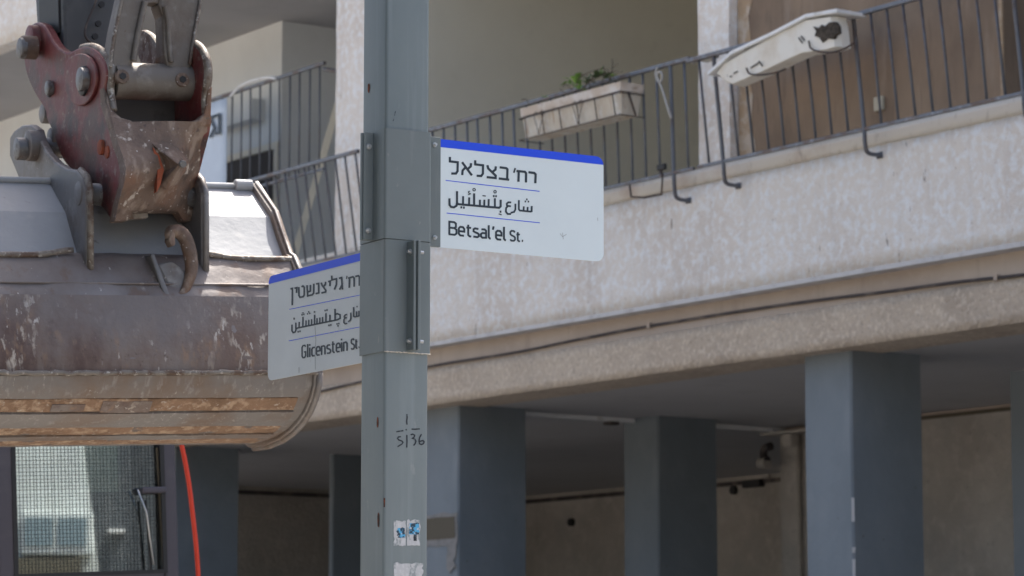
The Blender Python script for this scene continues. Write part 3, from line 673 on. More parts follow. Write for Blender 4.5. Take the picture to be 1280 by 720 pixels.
# weld seam lines and spots on the left face (y = -side/2)
hL = -SIDE / 2 - .0008
rs = [(472, 528, 2.2, 14, M['rust']), (473, 650, 2.6, 20, M['rust'])]
for px, py, wpx, hpx, m in rs + [(461, 110, 2.8, 13, M['rust'])]:
    c = P.hit(px, py, 1, hL); 
    pts = [P(c.x + math.cos(a) * wpx / 2 / 450 / .52 * (1 + .3 * noise.noise(Vector((a, px, 0)))), hL, c.z + math.sin(a) * hpx / 2 / 450 * (1 + .4 * noise.noise(Vector((px, a, 0))))) for a in [k * math.pi / 6 for k in range(12)]]
    MB().prism(pts, -bp * .0006).build('rust_spot', m, pole)
c = P.hit(482, 628, 0, SIDE / 2)
MB().tube([P(SIDE / 2 - .003, -SIDE / 2 + .003, c.z - .013), P(SIDE / 2 - .003, -SIDE / 2 + .003, c.z + .012)], [.002, .0026], 8).build('rust_spot', M['rust'], pole)
xR = SIDE / 2 + .0006
sm = MB()
def flat_strokes(strokes, w, frame, axis, val, off, mb, org=(0, 0), sc=1.0):
    nv = frame.x if axis == 0 else frame.y
    for i, s in enumerate(strokes):
        ww = w
        if isinstance(s, tuple) and isinstance(s[0], list): s, ww = s
        L, R = ribbon(s, ww); n = len(L)
        vv = []
        for p in L + R:
            h = frame.hit(org[0] + p.x / sc, org[1] + p.y / sc, axis, val)
            vv.append(frame(*h) + nv * off * (1 + i * .04))
        mb.add(vv, [(k, k + 1, n + k + 1, n + k) for k in range(n - 1)])
hand = [[(255, 160), (259, 190), (254, 240), (257, 277)], [(246, 326), (251, 342)], [(135, 357), (170, 352), (217, 345)], [(308, 328), (350, 329), (400, 325)],
        [(190, 412), (160, 416), (150, 432), (165, 450), (200, 462), (212, 476), (200, 496), (150, 526)], [(255, 393), (257, 470), (254, 535)],
        [(297, 392), (322, 384), (343, 396), (340, 415), (318, 432), (345, 440), (358, 462), (350, 490), (330, 512)],
        [(420, 385), (400, 420), (392, 460), (398, 492), (418, 502), (442, 492), (450, 470), (436, 456), (402, 466)]]
flat_strokes(hand, 15, P, 0, SIDE / 2, .0008, sm, (480, 500), 9)
flat_strokes([[(195, 500), (191, 520)], [(187, 535), (184, 545)]], 3, P, 0, SIDE / 2, .0008, sm, (440, 0), 3.6)
sm.build('handwriting', M['marker'], pole)
def sticker(px0, py0, px1, py1, m, seed, off, amp=3, name='sticker', parent=pole):
    pts = []; n = 8
    rr = lambda k: noise.noise(Vector((k * 2.3, seed, 1))) * amp
    raw = [(px0 + (px1 - px0) * i / n, py0 + rr(i)) for i in range(n)] + [(px1 + rr(i + 20), py0 + (py1 - py0) * i / n) for i in range(n)] + [(px1 - (px1 - px0) * i / n, py1 + rr(i + 40) * .4) for i in range(n)] + [(px0 + rr(i + 60), py1 - (py1 - py0) * i / n) for i in range(n)]
    for x, y in raw: pts.append(P(*P.hit(x, y, 0, SIDE / 2 + off)))
    return MB().prism(pts, -ap * .0003).build(name, m, parent)
s1 = sticker(492, 651, 507, 682, M['sticker'], 2, .0008)
sticker(509, 650, 525, 682, M['sticker'], 5, .0008)
sticker(497, 660, 506, 672, M['stickerblue'], 9, .0012, 2.5, 'sticker_print')
sticker(512, 654, 524, 668, M['stickerblue'], 12, .0012, 2.5, 'sticker_print')
sticker(517, 668, 521, 676, M['marker'], 14, .0012, 1, 'sticker_print')
sticker(492, 704, 529, 728, M['sticker'], 21, .0008, 4)
c = P.hit(523, 77, 0, xR)

# signs and their sleeves
zu1, zu0 = pz(510, 163), pz(510, 301)
zl0 = pz(510, 441)
HS = SIDE / 2 + .005
def bolt_at(p, n, parent, r=.008):
    n = n.normalized()
    MB().tube([p, p + n * .004], r * 1.35, 10).build('washer', M['steel'], parent)
    return MB().tube([p + n * .004, p + n * .011], r * .8, 6).build('bolt', M['steel'], parent)
def sign_plate(mapf, u0, u1, z0, z1, r, nrm, th=.0025):   # far corners rounded (u1 side)
    pts = [(u0, z1), (u0, z0)]
    sg = 1 if u1 > u0 else -1
    for cx, cz, a0 in ((u1 - sg * r, z0 + r, -90), (u1 - sg * r, z1 - r, 0)):
        for k in range(7):
            a = math.radians(a0 + 90 * k / 6); pts.append((cx + sg * r * math.cos(a), cz + r * math.sin(a)))
    return MB().prism([mapf(u, z) for u, z in pts], nrm * th), pts
# Latin stroke font, cap height 1
G = {
 'B': ([[(0, 0), (0, 1), (.34, 1), (.46, .9), (.46, .62), (.34, .53), (.04, .53)], [(.34, .53), (.50, .42), (.50, .12), (.38, 0), (-.05, 0)]], .62),
 'G': ([[(.46, .86), (.36, 1), (.12, 1), (0, .86), (0, .14), (.12, 0), (.34, 0), (.46, .14), (.46, .46), (.24, .46)]], .60),
 'S': ([[(.42, .86), (.32, 1), (.1, 1), (0, .88), (0, .66), (.1, .55), (.34, .45), (.44, .34), (.44, .13), (.33, 0), (.1, 0), (-.02, .12)]], .56),
 'e': ([[(.04, .33), (.38, .33), (.38, .54), (.28, .68), (.1, .68), (0, .56), (0, .12), (.1, 0), (.36, 0)]], .51),
 't': ([[(.1, .92), (.1, .1), (.2, 0), (.31, 0)], [(-.03, .68), (.3, .68)]], .43),
 's': ([[(.34, .66), (.1, .68), (0, .6), (0, .44), (.1, .38), (.28, .32), (.36, .24), (.36, .08), (.26, 0), (-.02, .02)]], .47),
 'a': ([[(.03, .66), (.26, .68), (.36, .58), (.36, -.05)], [(.36, .38), (.1, .38), (0, .28), (0, .1), (.1, 0), (.36, .03)]], .50),
 'l': ([[(0, 1.05), (0, .1), (.08, 0), (.14, 0)]], .24),
 'L': ([[(0, 1.05), (0, -.05)]], .18),
 'i': ([[(0, .73), (0, -.05)], [(0, 1.02), (0, .88)]], .18),
 'c': ([[(.33, .68), (.1, .68), (0, .56), (0, .12), (.1, 0), (.33, 0)]], .44),
 'n': ([[(0, -.05), (0, .66), (.25, .68), (.36, .56), (.36, -.05)]], .54),
 "'": ([[(.06, 1.0), (0, .72)]], .18), '.': ([[(0, .06), (.13, .06)]], .22), ' ': ([], .2)}
def latin(text, p0, p1, cap, lw, cap2=None):   # baseline from p0 to p1 in survey pixels
    items, x = [], 0
    for i, ch in enumerate(text):
        sc = 1.0
        if cap2 and i >= cap2[0]: sc = cap2[1]
        for s in G[ch][0]: items.append(([(x + a * sc, b * sc) for a, b in s], ch))
        x += (G[ch][1] + .045) * sc
    W = x; out = []
    dx, dy = (p1[0] - p0[0]) / W, (p1[1] - p0[1]) / W
    for s, ch in items: 
        w_ = lw * (1.25 if ch == '.' else 1)
        out.append(([(p0[0] + a * dx, p0[1] + a * dy - b * cap) for a, b in s], w_))
    return out
def dot(x, y, r=6): return ([(x - r, y), (x + r, y)], 2 * r)
def ring(x, y, r=9): return [(x + r * math.cos(k * math.pi / 4), y + r * math.sin(k * math.pi / 4)) for k in range(8)] + [(x + r, y), (x + r * .9, y + 2)]

# ---- upper sign (plane contains bp, normal ap)
up_sign = thing('street_name_sign', "white street sign with blue top band reading Betsal'el St. on the right of the pole", 'street sign', P(0, HS, zu0), 'street name signs on the pole')
v, f = sqtube(HS, .009, zu0 + .0015, zu1)
esp(mesh('clamp_sleeve', v, f, M['sleeve'], up_sign, smooth=True))
XS = .004
u0 = P.hit(548, 240, 0, XS).y; u1 = P.hit(754.5, 260, 0, XS).y
z1 = P.hit(548, 173.5, 0, XS).z; z0 = P.hit(548, 309, 0, XS).z
mp = lambda u, z: P(XS, u, z)
mb, _ = sign_plate(mp, u0, u1, z0, z1, .026, -ap)
o = mb.build('sign_plate', M['signwhite'], up_sign)
bh = .0235
band = [(u0, z1 - bh), (u1, z1 - bh)]
for k in range(7): a = math.radians(90 * k / 6); band.append((u1 - .026 + .026 * math.cos(a), z1 - .026 + .026 * math.sin(a)))
band[2] = (u1, z1 - bh * .99) if False else band[2]
band = [(u0, z1 - bh), (u1 - .0001, z1 - bh)] + [p for p in band[2:] if p[1] > z1 - bh] + [(u0, z1)]
MB().prism([mp(u, z) + ap * .0004 for u, z in band], ap * .0004).build('blue_band', M['blue'], up_sign)
# channel holding the plate
MB().box(P, XS - .006, XS + .006, HS + .0003, u0 + .004, z0 + .000, z1 + .003).build('mounting_channel', M['sleeve'], up_sign, bevel=.001)
for py in (181, 297): 
    h = P.hit(543, py, 0, XS + .006); bolt_at(P(*h), ap, up_sign, .005)
# opposite flange on the left face
MB().box(P, -.0045, .0045, -HS - .027, -HS + .001, zu0 + .004, zu1 - .004).box(P, -.0155, -.0065, -HS - .031, -HS + .001, zu0 + .004, zu1 - .004).build('flange', M['sleeve'], up_sign, bevel=.002)
for zz in (zu1 - .045, zu0 + .03): bolt_at(P(.0045, -HS - .015, zz), ap, up_sign, .006)
T1 = [[(68, 62), (68, 93), (122, 99), (121, 160), (110, 177), (77, 177)],
      [(152, 98), (220, 190)], [(214, 105), (212, 128), (190, 147)], [(153, 188), (156, 156), (176, 134)],
      [(243, 85), (243, 114), (297, 120), (296, 178), (284, 194), (253, 192)],
      [(327, 119), (333, 142), (385, 192), (384, 208), (322, 202)], [(386, 127), (383, 150), (362, 166)],
      [(412, 134), (458, 140), (466, 148), (464, 213)], [(406, 211), (478, 220)],
      ([(520, 139), (510, 172)], 10), [(528, 159), (586, 165), (595, 175), (594, 239)], [(544, 160), (542, 234)],
      [(611, 168), (651, 173), (661, 183), (659, 244)]]
T1 = [(s[0], s[1] * 1.2) if isinstance(s, tuple) else (s, 16) for s in T1]
R1 = [([(38, 224), (688, 300)], 4.5), ([(45, 450), (690, 518)], 4.5)]
AR = [([(545, 361), (545, 424), (552, 433), (632, 441)], 10), ([(634, 402), (633, 444)], 11), ([(606, 408), (605, 438)], 10), ([(579, 404), (578, 436)], 10),
      dot(600, 356, 5), dot(590, 370, 5), dot(611, 371, 5),
      ([(521, 386), (521, 425), (512, 443), (488, 449)], 10),
      ([(492, 377), (472, 376), (461, 386), (463, 399), (490, 404)], 10), ([(470, 402), (457, 415), (455, 440), (467, 457), (491, 457)], 10),
      ([(419, 358), (419, 404), (408, 414), (125, 389), (117, 380), (117, 299)], 12), dot(418, 441, 6), ([(405, 456), (426, 463)], 6),
      ([(379, 348), (379, 408)], 11), dot(371, 333, 5.5), dot(387, 334, 5.5), (ring(380, 303), 5),
      ([(336, 354), (335, 404)], 11), ([(306, 358), (305, 402)], 11), ([(275, 358), (275, 400)], 11), ([(293, 330), (316, 333)], 6),
      ([(235, 314), (235, 397)], 12), (ring(235, 289), 5),
      ([(201, 342), (200, 393)], 11), ([(207, 299), (196, 302), (196, 311), (206, 314), (210, 318), (192, 324)], 5),
      ([(159, 334), (158, 389)], 11), dot(146, 411, 6), dot(164, 413, 6),
      ([(117, 375), (113, 400), (95, 411), (75, 408), (65, 395), (64, 349)], 12)]
EN = latin("Betsal'el", (64, 597), (470, 640), 87, 14) + latin("St.", (486, 641), (584, 648), 68, 12)
AR = [(s[0], s[1] * 1.25) for s in AR]; R1 = [(s[0], s[1] * 1.2) for s in R1]
mbt = MB(); flat_strokes(T1, 13, P, 0, XS, .0006, mbt, (550, 185), 5.536); o = mbt.build('lettering', M['ink'], up_sign)
mbt = MB(); flat_strokes(AR, 11, P, 0, XS, .0006, mbt, (550, 185), 5.536); mbt.build('lettering', M['ink'], up_sign)
mbt = MB(); flat_strokes(EN, 11, P, 0, XS, .0006, mbt, (550, 185), 5.536); mbt.build('lettering', M['ink'], up_sign)
mbt = MB(); flat_strokes(R1, 5, P, 0, XS, .0006, mbt, (550, 185), 5.536); mbt.build('rule_line', M['blue'], up_sign)
sc = MB(); flat_strokes([[(700, 292), (703, 296), (708, 293)], [(703, 291), (704, 299)], [(747, 272), (747, 276)]], .55, P, 0, XS, .0006, sc, (0, 0), 1); sc.build('scratch', M['signback'], up_sign)

# ---- lower sign (plane contains ap, normal -bp)
lo_sign = thing('street_name_sign', 'white street sign coloured darker for shade, reading Glicenstein St. lower on the left of the pole', 'street sign', P(-HS, 0, zl0), 'street name signs on the pole')
v, f = sqtube(HS, .009, zl0, zu0 - .0015)
esp(mesh('clamp_sleeve', v, f, M['sleeve'], lo_sign, smooth=True))
YS = -.004
z1 = P.hit(447, 317, 1, YS).z; z0 = P.hit(447, 454.5, 1, YS).z
u0 = -HS - .012; u1 = P.hit(335.5, 400, 1, YS).x
mp2 = lambda u, z: P(u, YS, z)
mb, _ = sign_plate(mp2, u0, u1, z0, z1, .024, bp)
mb.build('sign_plate', M['signshaded'], lo_sign)
band = [(u0, z1 - bh), (u1 + .0001, z1 - bh)] + [(u1 + .024 - .024 * math.cos(math.radians(a)), z1 - .024 + .024 * math.sin(math.radians(a))) for a in (15, 30, 45, 60, 75, 90)] + [(u0, z1)]
MB().prism([mp2(u, z) - bp * .0004 for u, z in band], -bp * .0004).build('blue_band', M['blue'], lo_sign)
MB().box(P, u0 - .004, -HS - .0003, YS - .006, YS + .006, z0, z1 + .003).build('mounting_channel', M['sleeve'], lo_sign, bevel=.001)
MB().box(P, HS - .001, HS + .040, -.0045, .0045, zl0 + .004, zu0 - .004).box(P, HS - .001, HS + .046, .0065, .0155, zl0 + .004, zu0 - .004).build('flange', M['sleeve'], lo_sign, bevel=.002)
for zz in (zu0 - .035, zl0 + .03):
    bolt_at(P(HS + .022, -.0045, zz), -bp, lo_sign, .006)
    MB().tube([P(HS + .026, .0155, zz), P(HS + .026, .034, zz)], .005, 8).build('bolt', M['steel'], lo_sign)
dl = []
for i in range(60):
    u = i / 59
    a = (HS - .001, -HS + .002 + (2 * HS - .004) * u); dl.append((P(a[0] + .0005, a[1], zl0 - .0005 + .0015 * noise.noise(Vector((u * 18, 0, 1)))), .0016 + .0016 * noise.noise(Vector((u * 25, 4, 1)))))
MB().tube([p for p, r in dl], [max(.0005, r) for p, r in dl], 5).build('dust_bead', M['cap'], lo_sign, smooth=True)
H2 = [[(42, 186), (55, 183), (54, 291)], [(68, 182), (83, 178), (81, 212)], [(96, 174), (97, 228), (104, 240), (124, 236), (131, 226), (131, 176), (123, 167), (113, 173)],
      [(149, 162), (153, 231), (182, 224), (191, 214), (192, 152)], [(171, 160), (170, 200), (154, 205)],
      [(207, 154), (223, 151), (224, 211), (204, 217)],
      [(240, 145), (246, 162), (270, 196), (268, 206), (241, 212)], [(269, 140), (266, 158), (256, 168)],
      [(285, 139), (298, 136), (296, 168)], [(308, 100), (309, 128), (338, 121), (338, 158), (325, 190)],
      [(354, 118), (371, 113), (377, 190)], [(374, 160), (358, 191)], ([(407, 102), (402, 122)], 7),
      [(413, 117), (445, 108), (452, 116), (452, 172)], [(422, 116), (421, 179)], [(459, 106), (480, 101), (486, 108), (486, 166)]]
H2 = [s if isinstance(s, tuple) else (s, 11.5) for s in H2]
A2 = [([(52, 415), (52, 455), (60, 467), (72, 463), (77, 452), (77, 402)], 8.5), dot(66, 377, 5), ([(77, 445), (88, 437), (345, 384), (362, 374), (361, 352), (343, 345), (333, 350)], 8.5),
      ([(99, 398), (98, 436)], 8), dot(92, 461, 4.5), dot(104, 458, 4.5), ([(123, 366), (122, 431)], 8), dot(117, 352, 4), dot(129, 349, 4), ([(116, 341), (128, 338)], 4),
      ([(143, 388), (142, 427)], 7.5), ([(161, 384), (160, 423)], 7.5), ([(179, 380), (178, 419)], 7.5), dot(160, 333, 4), dot(153, 346, 4), dot(167, 343, 4),
      ([(198, 352), (197, 415)], 8), dot(197, 334, 4.5),
      ([(214, 374), (213, 411)], 7.5), ([(232, 370), (231, 407)], 7.5), ([(250, 366), (249, 404)], 7.5), ([(271, 342), (270, 400)], 8), dot(266, 325, 4), dot(278, 322, 4),
      ([(297, 352), (296, 394)], 8), dot(291, 420, 4.5), dot(303, 417, 4.5), ([(330, 314), (330, 387)], 8.5), dot(343, 411, 4), dot(355, 408, 4), dot(349, 423, 4),
      ([(408, 350), (396, 353), (389, 361), (391, 372), (406, 370)], 7.5), ([(396, 372), (387, 384), (387, 402), (396, 411), (408, 406)], 7.5),
      ([(431, 338), (432, 375), (426, 390), (414, 396)], 7.5), ([(449, 303), (450, 362), (458, 366), (500, 356)], 7.5), ([(468, 330), (468, 363)], 7.5), ([(484, 326), (484, 359)], 7.5), dot(472, 300, 4)]
R2 = [([(35, 317), (495, 224)], 4), ([(32, 520), (495, 429)], 4)]
E2 = latin("G", (117, 629), (149, 624), 78, 9.5) + latin("Licenstein", (153, 622), (420, 577), 78, 10.5) + latin("St.", (434, 574), (492, 563), 64, 10)
A2 = [(s[0], s[1] * 1.22) for s in A2]
for S_, mm in ((H2, 'ink'), (A2, 'ink'), (E2, 'ink'), (R2, 'blue')):
    mbt = MB(); flat_strokes(S_, 8, P, 1, YS, -.0006, mbt, (355, 325), 5.14); mbt.build('lettering' if mm == 'ink' else 'rule_line', M[mm], lo_sign)
sc = MB(); flat_strokes([[(394, 408), (395, 425), (394, 440), (394.5, 462)], [(374, 459), (374, 466)]], .9, P, 1, YS, -.0007, sc, (0, 0), 1); sc.build('scratch', M['signback'], lo_sign)

# ------------------------------------------------------------------ excavator
XE = Vector((.893, .447, .049)).normalized()
YE = UP.cross(XE).normalized(); ZE = XE.cross(YE).normalized()
oe = unit_at(401, 465, 10.5)
E = Frame(oe, XE, YE, ZE)
exc = thing('excavator', 'excavator with worn steel bucket, red quick coupler and mesh-guarded cab at the left', 'excavator', (oe.x - .6, oe.y + 3.4, 0))
def ehit(px, py, ax, val): return E.hit(px, py, ax, val)
# bucket shell, profile read at the right end (x = 0)
prof_px = [(325, 233), (336, 250), (348, 268), (357, 296), (366, 321), (371, 324), (378, 342), (388, 372), (396, 415), (401, 448), (402, 466)]
low_px = [(402, 466), (400.5, 482), (396.5, 498), (390.5, 512), (381, 526), (370, 537), (357, 546), (340, 553), (322, 556)]
pr1 = [ehit(x, y, 0, 0) for x, y in prof_px]; pr2 = [ehit(x, y, 0, 0) for x, y in low_px]
pr1 = [(p.y, p.z) for p in pr1]; pr2 = [(p.y, p.z) for p in pr2]
print('profile', [(round(a, 2), round(b, 2)) for a, b in pr1 + pr2])
yl, zl = pr2[-1]
pr2 += [(yl + .12, zl + .035), (yl + .25, zl + .10), (yl + .36, zl + .18)]
WB = 1.42
def resample(pts, n):
    P_ = [Vector((a, b)) for a, b in pts]; L = [0]
    for i in range(1, len(P_)): L.append(L[-1] + (P_[i] - P_[i - 1]).length)
    out = []
    for k in range(n + 1):
        d = L[-1] * k / n
        for i in range(1, len(P_)):
            if d <= L[i] + 1e-9: u = (d - L[i - 1]) / (L[i] - L[i - 1]); out.append(P_[i - 1].lerp(P_[i], u)); break
    return out
def shell_strip(name, prof, x0, x1, off, th, m, parent, nx=60, n=None, amp=.004, seed=0, edge=0, label=None):
    """curved plate: profile in (y, z), outside = towards -y / down; closed solid"""
    pf = resample(prof, n) if n else [Vector(p) for p in prof]
    nrm = []
    for i in range(len(pf)):
        t = (pf[min(i + 1, len(pf) - 1)] - pf[max(i - 1, 0)]).normalized(); nrm.append(Vector((t.y, -t.x)))
    # make normals point outside (away from bucket centre)
    cc = Vector((.55, zc))
    nrm = [q if (q.dot(pf[i] - cc) > 0) else -q for i, q in enumerate(nrm)]
    m_ = len(pf); v, f = [], []
    for i in range(nx + 1):
        x = x0 + (x1 - x0) * i / nx
        for side in (0, 1):
            for j in range(m_):
                d = off + (amp * (noise.noise(Vector((x * 5, pf[j].x * 6 + seed, pf[j].y * 6))) + .5 * noise.noise(Vector((x * 19, pf[j].x * 15 + seed, pf[j].y * 15)))) if side == 0 else -th)
                ex = 0
                if edge and j in (0, m_ - 1) and side == 0: d -= edge * (.5 + .5 * noise.noise(Vector((x * 14, j, seed))))
                q = pf[j] + nrm[j] * d
                v.append(E(x, q.x, q.y))
    S = 2 * m_
    for i in range(nx):
        for j in range(m_ - 1):
            f.append((i * S + j, i * S + j + 1, (i + 1) * S + j + 1, (i + 1) * S + j))
            f.append((i * S + m_ + j, (i + 1) * S + m_ + j, (i + 1) * S + m_ + j + 1, i * S + m_ + j + 1))
        f.append((i * S, (i + 1) * S, (i + 1) * S + m_, i * S + m_))
        f.append((i * S + m_ - 1, i * S + 2 * m_ - 1, (i + 1) * S + 2 * m_ - 1, (i + 1) * S + m_ - 1))
    for i in (0, nx):
        for j in range(m_ - 1): f.append((i * S + j, i * S + m_ + j, i * S + m_ + j + 1, i * S + j + 1))
    o = mesh(name, v, f, m, parent)
    o.data.polygons.foreach_set('use_smooth', [True] * len(o.data.polygons))
    es = o.modifiers.new('es', 'EDGE_SPLIT'); es.split_angle = math.radians(38)
    if label: o['label'] = label
    return o
zc = pr1[-1][1] + .15
bucket = shell_strip('bucket', pr1[4:9] + pr1[9:], -WB, 0, 0, .03, M['bucket'], exc, nx=90, n=30, amp=.006)
bucket['label'] = 'worn steel digging bucket with rust and scratches'
shell_strip('top_plate', pr1[:5], -WB, -.004, -.014, .02, M['buckettop'], bucket, nx=50, amp=.003)
for md in bucket.children[0].modifiers: md.split_angle = math.radians(12)
shell_strip('shell_lower_half', pr2, -WB, 0, -.003, .02, M['wearplate'], bucket, nx=90, n=24, amp=.003, label='scraped underside of the bucket')
# brown mud zone of the lower front shell
shell_strip('mud_layer', pr1[7:], -WB + .03, -.02, .0035, .01, M['bucketlow'], bucket, nx=120, n=14, amp=.002, seed=4, label='brown mud-stained front of the bucket shell')
# wear plates
def arc_part(pts, a, b):
    q = resample(pts, 200); return q[int(200 * a):int(200 * b) + 1]
L2 = pr2[:9]
q = resample(L2, 100)
def by_py(ya, yb):
    out = []
    for p in q:
        h = E(0, p.x, p.y); 
        d = h - EYE; cz = d.y * _c + d.z * _s; yy = 360 - F * (-d.y * _s + d.z * _c) / cz
        if ya <= yy <= yb: out.append(p)
    return out
for k, (ya, yb) in enumerate(((467, 496), (513, 531), (541, 546))):
    seg = by_py(ya, yb)
    if len(seg) > 2: shell_strip('wear_plate', seg, -WB + .045, -.07 + (.0 if k else .01), .006, .02, M['wearplate'], bucket, nx=70, n=max(3, len(seg) // 6), amp=.002, seed=k * 5, edge=.003)
for k, (ya, yb) in enumerate(((496, 513), (531, 541), (546.5, 553))):
    seg = by_py(ya, yb)
    if len(seg) > 2: shell_strip('dirt_strip', seg, -WB + .03, -.075, .002, .01, M['mudrust'], bucket, nx=170, n=9, amp=.003, seed=k * 9 + 3, edge=.006, label='strip of caked tan dirt between the wear plates')
for (xa, xb, ya, yb) in ((-.98, -.86, 502, 511), (-.80, -.62, 499, 513)):
    seg = by_py(ya, yb)
    shell_strip('scraped_patch', seg, xa, xb, .004, .01, M['bucketlow'], bucket, nx=14, n=4, amp=.003, seed=2)
# weld bead above the first plate
bead = []
for i in range(90):
    x = -WB + .05 + (WB - .07) * i / 89; p = pr1[-1]
    bead.append(E(x, p[0] - .012 + .004 * noise.noise(Vector((x * 30, 0, 0))), p[1] + .006 * noise.noise(Vector((x * 25, 3, 0)))))
MB().tube(bead, [.009 + .004 * noise.noise(Vector((i * .9, 2, 5))) for i in range(90)], 6).build('weld_bead', M['edge'], bucket, smooth=True)
seam = []
for i in range(60):
    x = -WB + .03 + (WB - .05) * i / 59; p = resample(pr1[5:8], 10)[7]
    seam.append(E(x, p.x - .003, p.y))
MB().tube(seam, .005, 5).build('weld_bead', M['bucket'], bucket, smooth=True)
# ridge lip between top plate and shell
rp_ = pr1[5]
for (x0, x1) in ((-WB, -.845), (-.385, -.01)):
    pts = []
    for i in range(24):
        u = i / 23; x = x0 + (x1 - x0) * u
        e = math.exp(-((x - (-.845 if x0 < -1.2 else -.385)) / .09) ** 2) * .022
        pts.append(E(x, rp_[0] - .006 + e * .6, rp_[1] - .002 + e))
    MB().tube(pts, [.011 + .002 * noise.noise(Vector((i * .8, x0, 0))) for i in range(24)], 7).build('ridge_lip', M['edge'], bucket, smooth=True)
# torque tube on top edge
tp = pr1[0]
MB().tube([E(-WB, tp[0] + .01, tp[1] + .0), E(-.045, tp[0] + .01, tp[1] + .0)], .012, 10).build('top_edge_bar', M['buckettop'], bucket, smooth=True)
MB().tube([E(-.10, tp[0] + .005, tp[1] + .003), E(-.03, tp[0] + .005, tp[1] + .003)], .022, 14).build('top_edge_boss', M['buckettop'], bucket, bevel=.006)
# end plates
back = [(yl + .36, zl + .18), (yl + .5, zl + .5), (tp[0] + .15, tp[1] - .05)]
full = [Vector(p) for p in pr1 + pr2[1:]]
cc = Vector((.5, zc))
for x0, x1, og in ((-.032, .004, .012), (-WB - .004, -WB + .032, .012)):
    ring_ = [p + (p - cc).normalized() * og for p in full] + [Vector(back[1]), Vector(back[2])]
    MB().prism([E(x0, p.x, p.y) for p in ring_], XE * (x1 - x0)).build('end_plate', M['wearplate'], bucket, bevel=.006)
# scraped edge strips on the end plate
pe = [p + (p - cc).normalized() * .014 for p in full[:10]]
MB().tube([E(-.014, p.x, p.y) for p in pe], .009, 4).build('edge_strip', M['ear'], bucket, smooth=True)
pe = [p + (p - cc).normalized() * .014 for p in full[10:19]]
MB().tube([E(-.012, p.x, p.y) for p in pe], .012, 7).build('corner_guard', M['wearplate'], bucket, smooth=True)

# ears on the bucket
year = rp_[0] - .02
xl = ehit(118, 345, 1, .15).x; xr_ = ehit(262, 343, 1, .15).x
print('ears', xl, xr_)
ear_px = [(22, 172), (27, 164), (37, 157), (48, 156), (56, 162), (60, 176), (68, 190), (80, 203), (93, 211), (106, 213), (114, 222), (118, 238), (118, 345), (112, 338), (102, 318), (88, 292), (70, 288), (50, 262), (38, 236), (30, 215), (22, 196)]
ear_th = .032
prl = [E(*ehit(x, y, 0, xl)) for x, y in ear_px]
o = MB().prism(prl, -XE * ear_th).build('ear', M['ear'], bucket, bevel=.008); o['label'] = 'left mounting ear with round pin boss'
shift = XE * (xr_ - xl)
prr = [p + shift for p in prl]
MB().prism(prr, XE * ear_th * 0 - XE * ear_th).build('ear', M['ear'], bucket, bevel=.008)
# scraped front edge of ears
for q_ in (prl, prr):
    MB().tube([p - XE * ear_th / 2 - YE * .003 for p in q_[9:13]], .013, 6).build('ear_edge', M['edge'] if q_ is prl else M['ear'], bucket, smooth=True)
def disc(px, py, x, rpx, length, m, parent, name='pin', bev=.006, n=24):
    c = E(*ehit(px, py, 0, x - length)); r = rpx / 350.0
    b = min(bev, r * .12, .003)
    rr = [r, r, r - b * .35, r - b]; L = length
    return esp(MB().tube([c + XE * (L + .01), c + XE * b, c + XE * b * .3, c], rr, n).build(name, m, parent, smooth=True), 30)
disc(34, 182, xl - ear_th, 20, .03, M['ear'], bucket, 'pin_boss', .012)
disc(20, 186, xl - ear_th - .03, 14.5, .035, M['pin'], bucket, 'pin', .008)
disc(97, 242, xl - ear_th, 15, .003, M['ear'], bucket, 'pin_cap', .002)
# pin stubs between ear and coupler
c = E(*ehit(108, 243, 0, xl)); 
MB().tube([c - XE * .02, c + XE * (xr_ - xl - .01)], .04, 18).build('pin', M['pin'], bucket, smooth=True)
c = E(*ehit(40, 184, 0, xl)); MB().tube([c - XE * .02, c + XE * (xr_ - xl - .01)], .038, 18).build('pin', M['pin'], bucket, smooth=True)
c = E(*ehit(236, 262, 0, xr_)); MB().tube([c, c + XE * .035], .055, 22).build('pin_cap', M['ear'], bucket, bevel=.012)
# lifting hook
yh = .10
def eh(px, py, y=yh): return E(*ehit(px, py, 1, y))
hk = [(213, 298), (212, 290), (218, 288), (226, 290), (233, 300), (238, 318), (240, 336), (236, 352), (230, 365), (222, 371)]
hv = smooth_line([eh(x, y, .09 - .0 * i) for i, (x, y) in enumerate(hk)], 2)
n = len(hv)
MB().tube(hv, [.016 + .010 * math.sin(math.pi * min(1, i / n * 1.2)) for i in range(n)], 10).build('lifting_hook', M['castrust'], bucket, smooth=True)
MB().prism([eh(211, 300, .07), eh(213, 288, .07), eh(219, 288, .07), eh(220, 306, .07), eh(215, 308, .07)], YE * .05).build('hook_tip', M['castrust'], bucket, bevel=.006)
MB().prism([eh(195, 330, .12), eh(215, 326, .10), eh(232, 338, .10), eh(238, 372, .08), eh(218, 375, .09)], YE * .08).build('hook_base', M['ear'], bucket, bevel=.01)
MB().prism([eh(188, 318, .12), eh(193, 316, .12), eh(214, 372, .07), eh(211, 388, .06)], YE * .10).build('hook_gusset', M['ear'], bucket, bevel=.006)
MB().prism([eh(212, 369, .075), eh(237, 368, .075), eh(238, 376, .06), eh(213, 377, .06)], YE * .05).build('hook_foot', M['castrust'], bucket, bevel=.006)

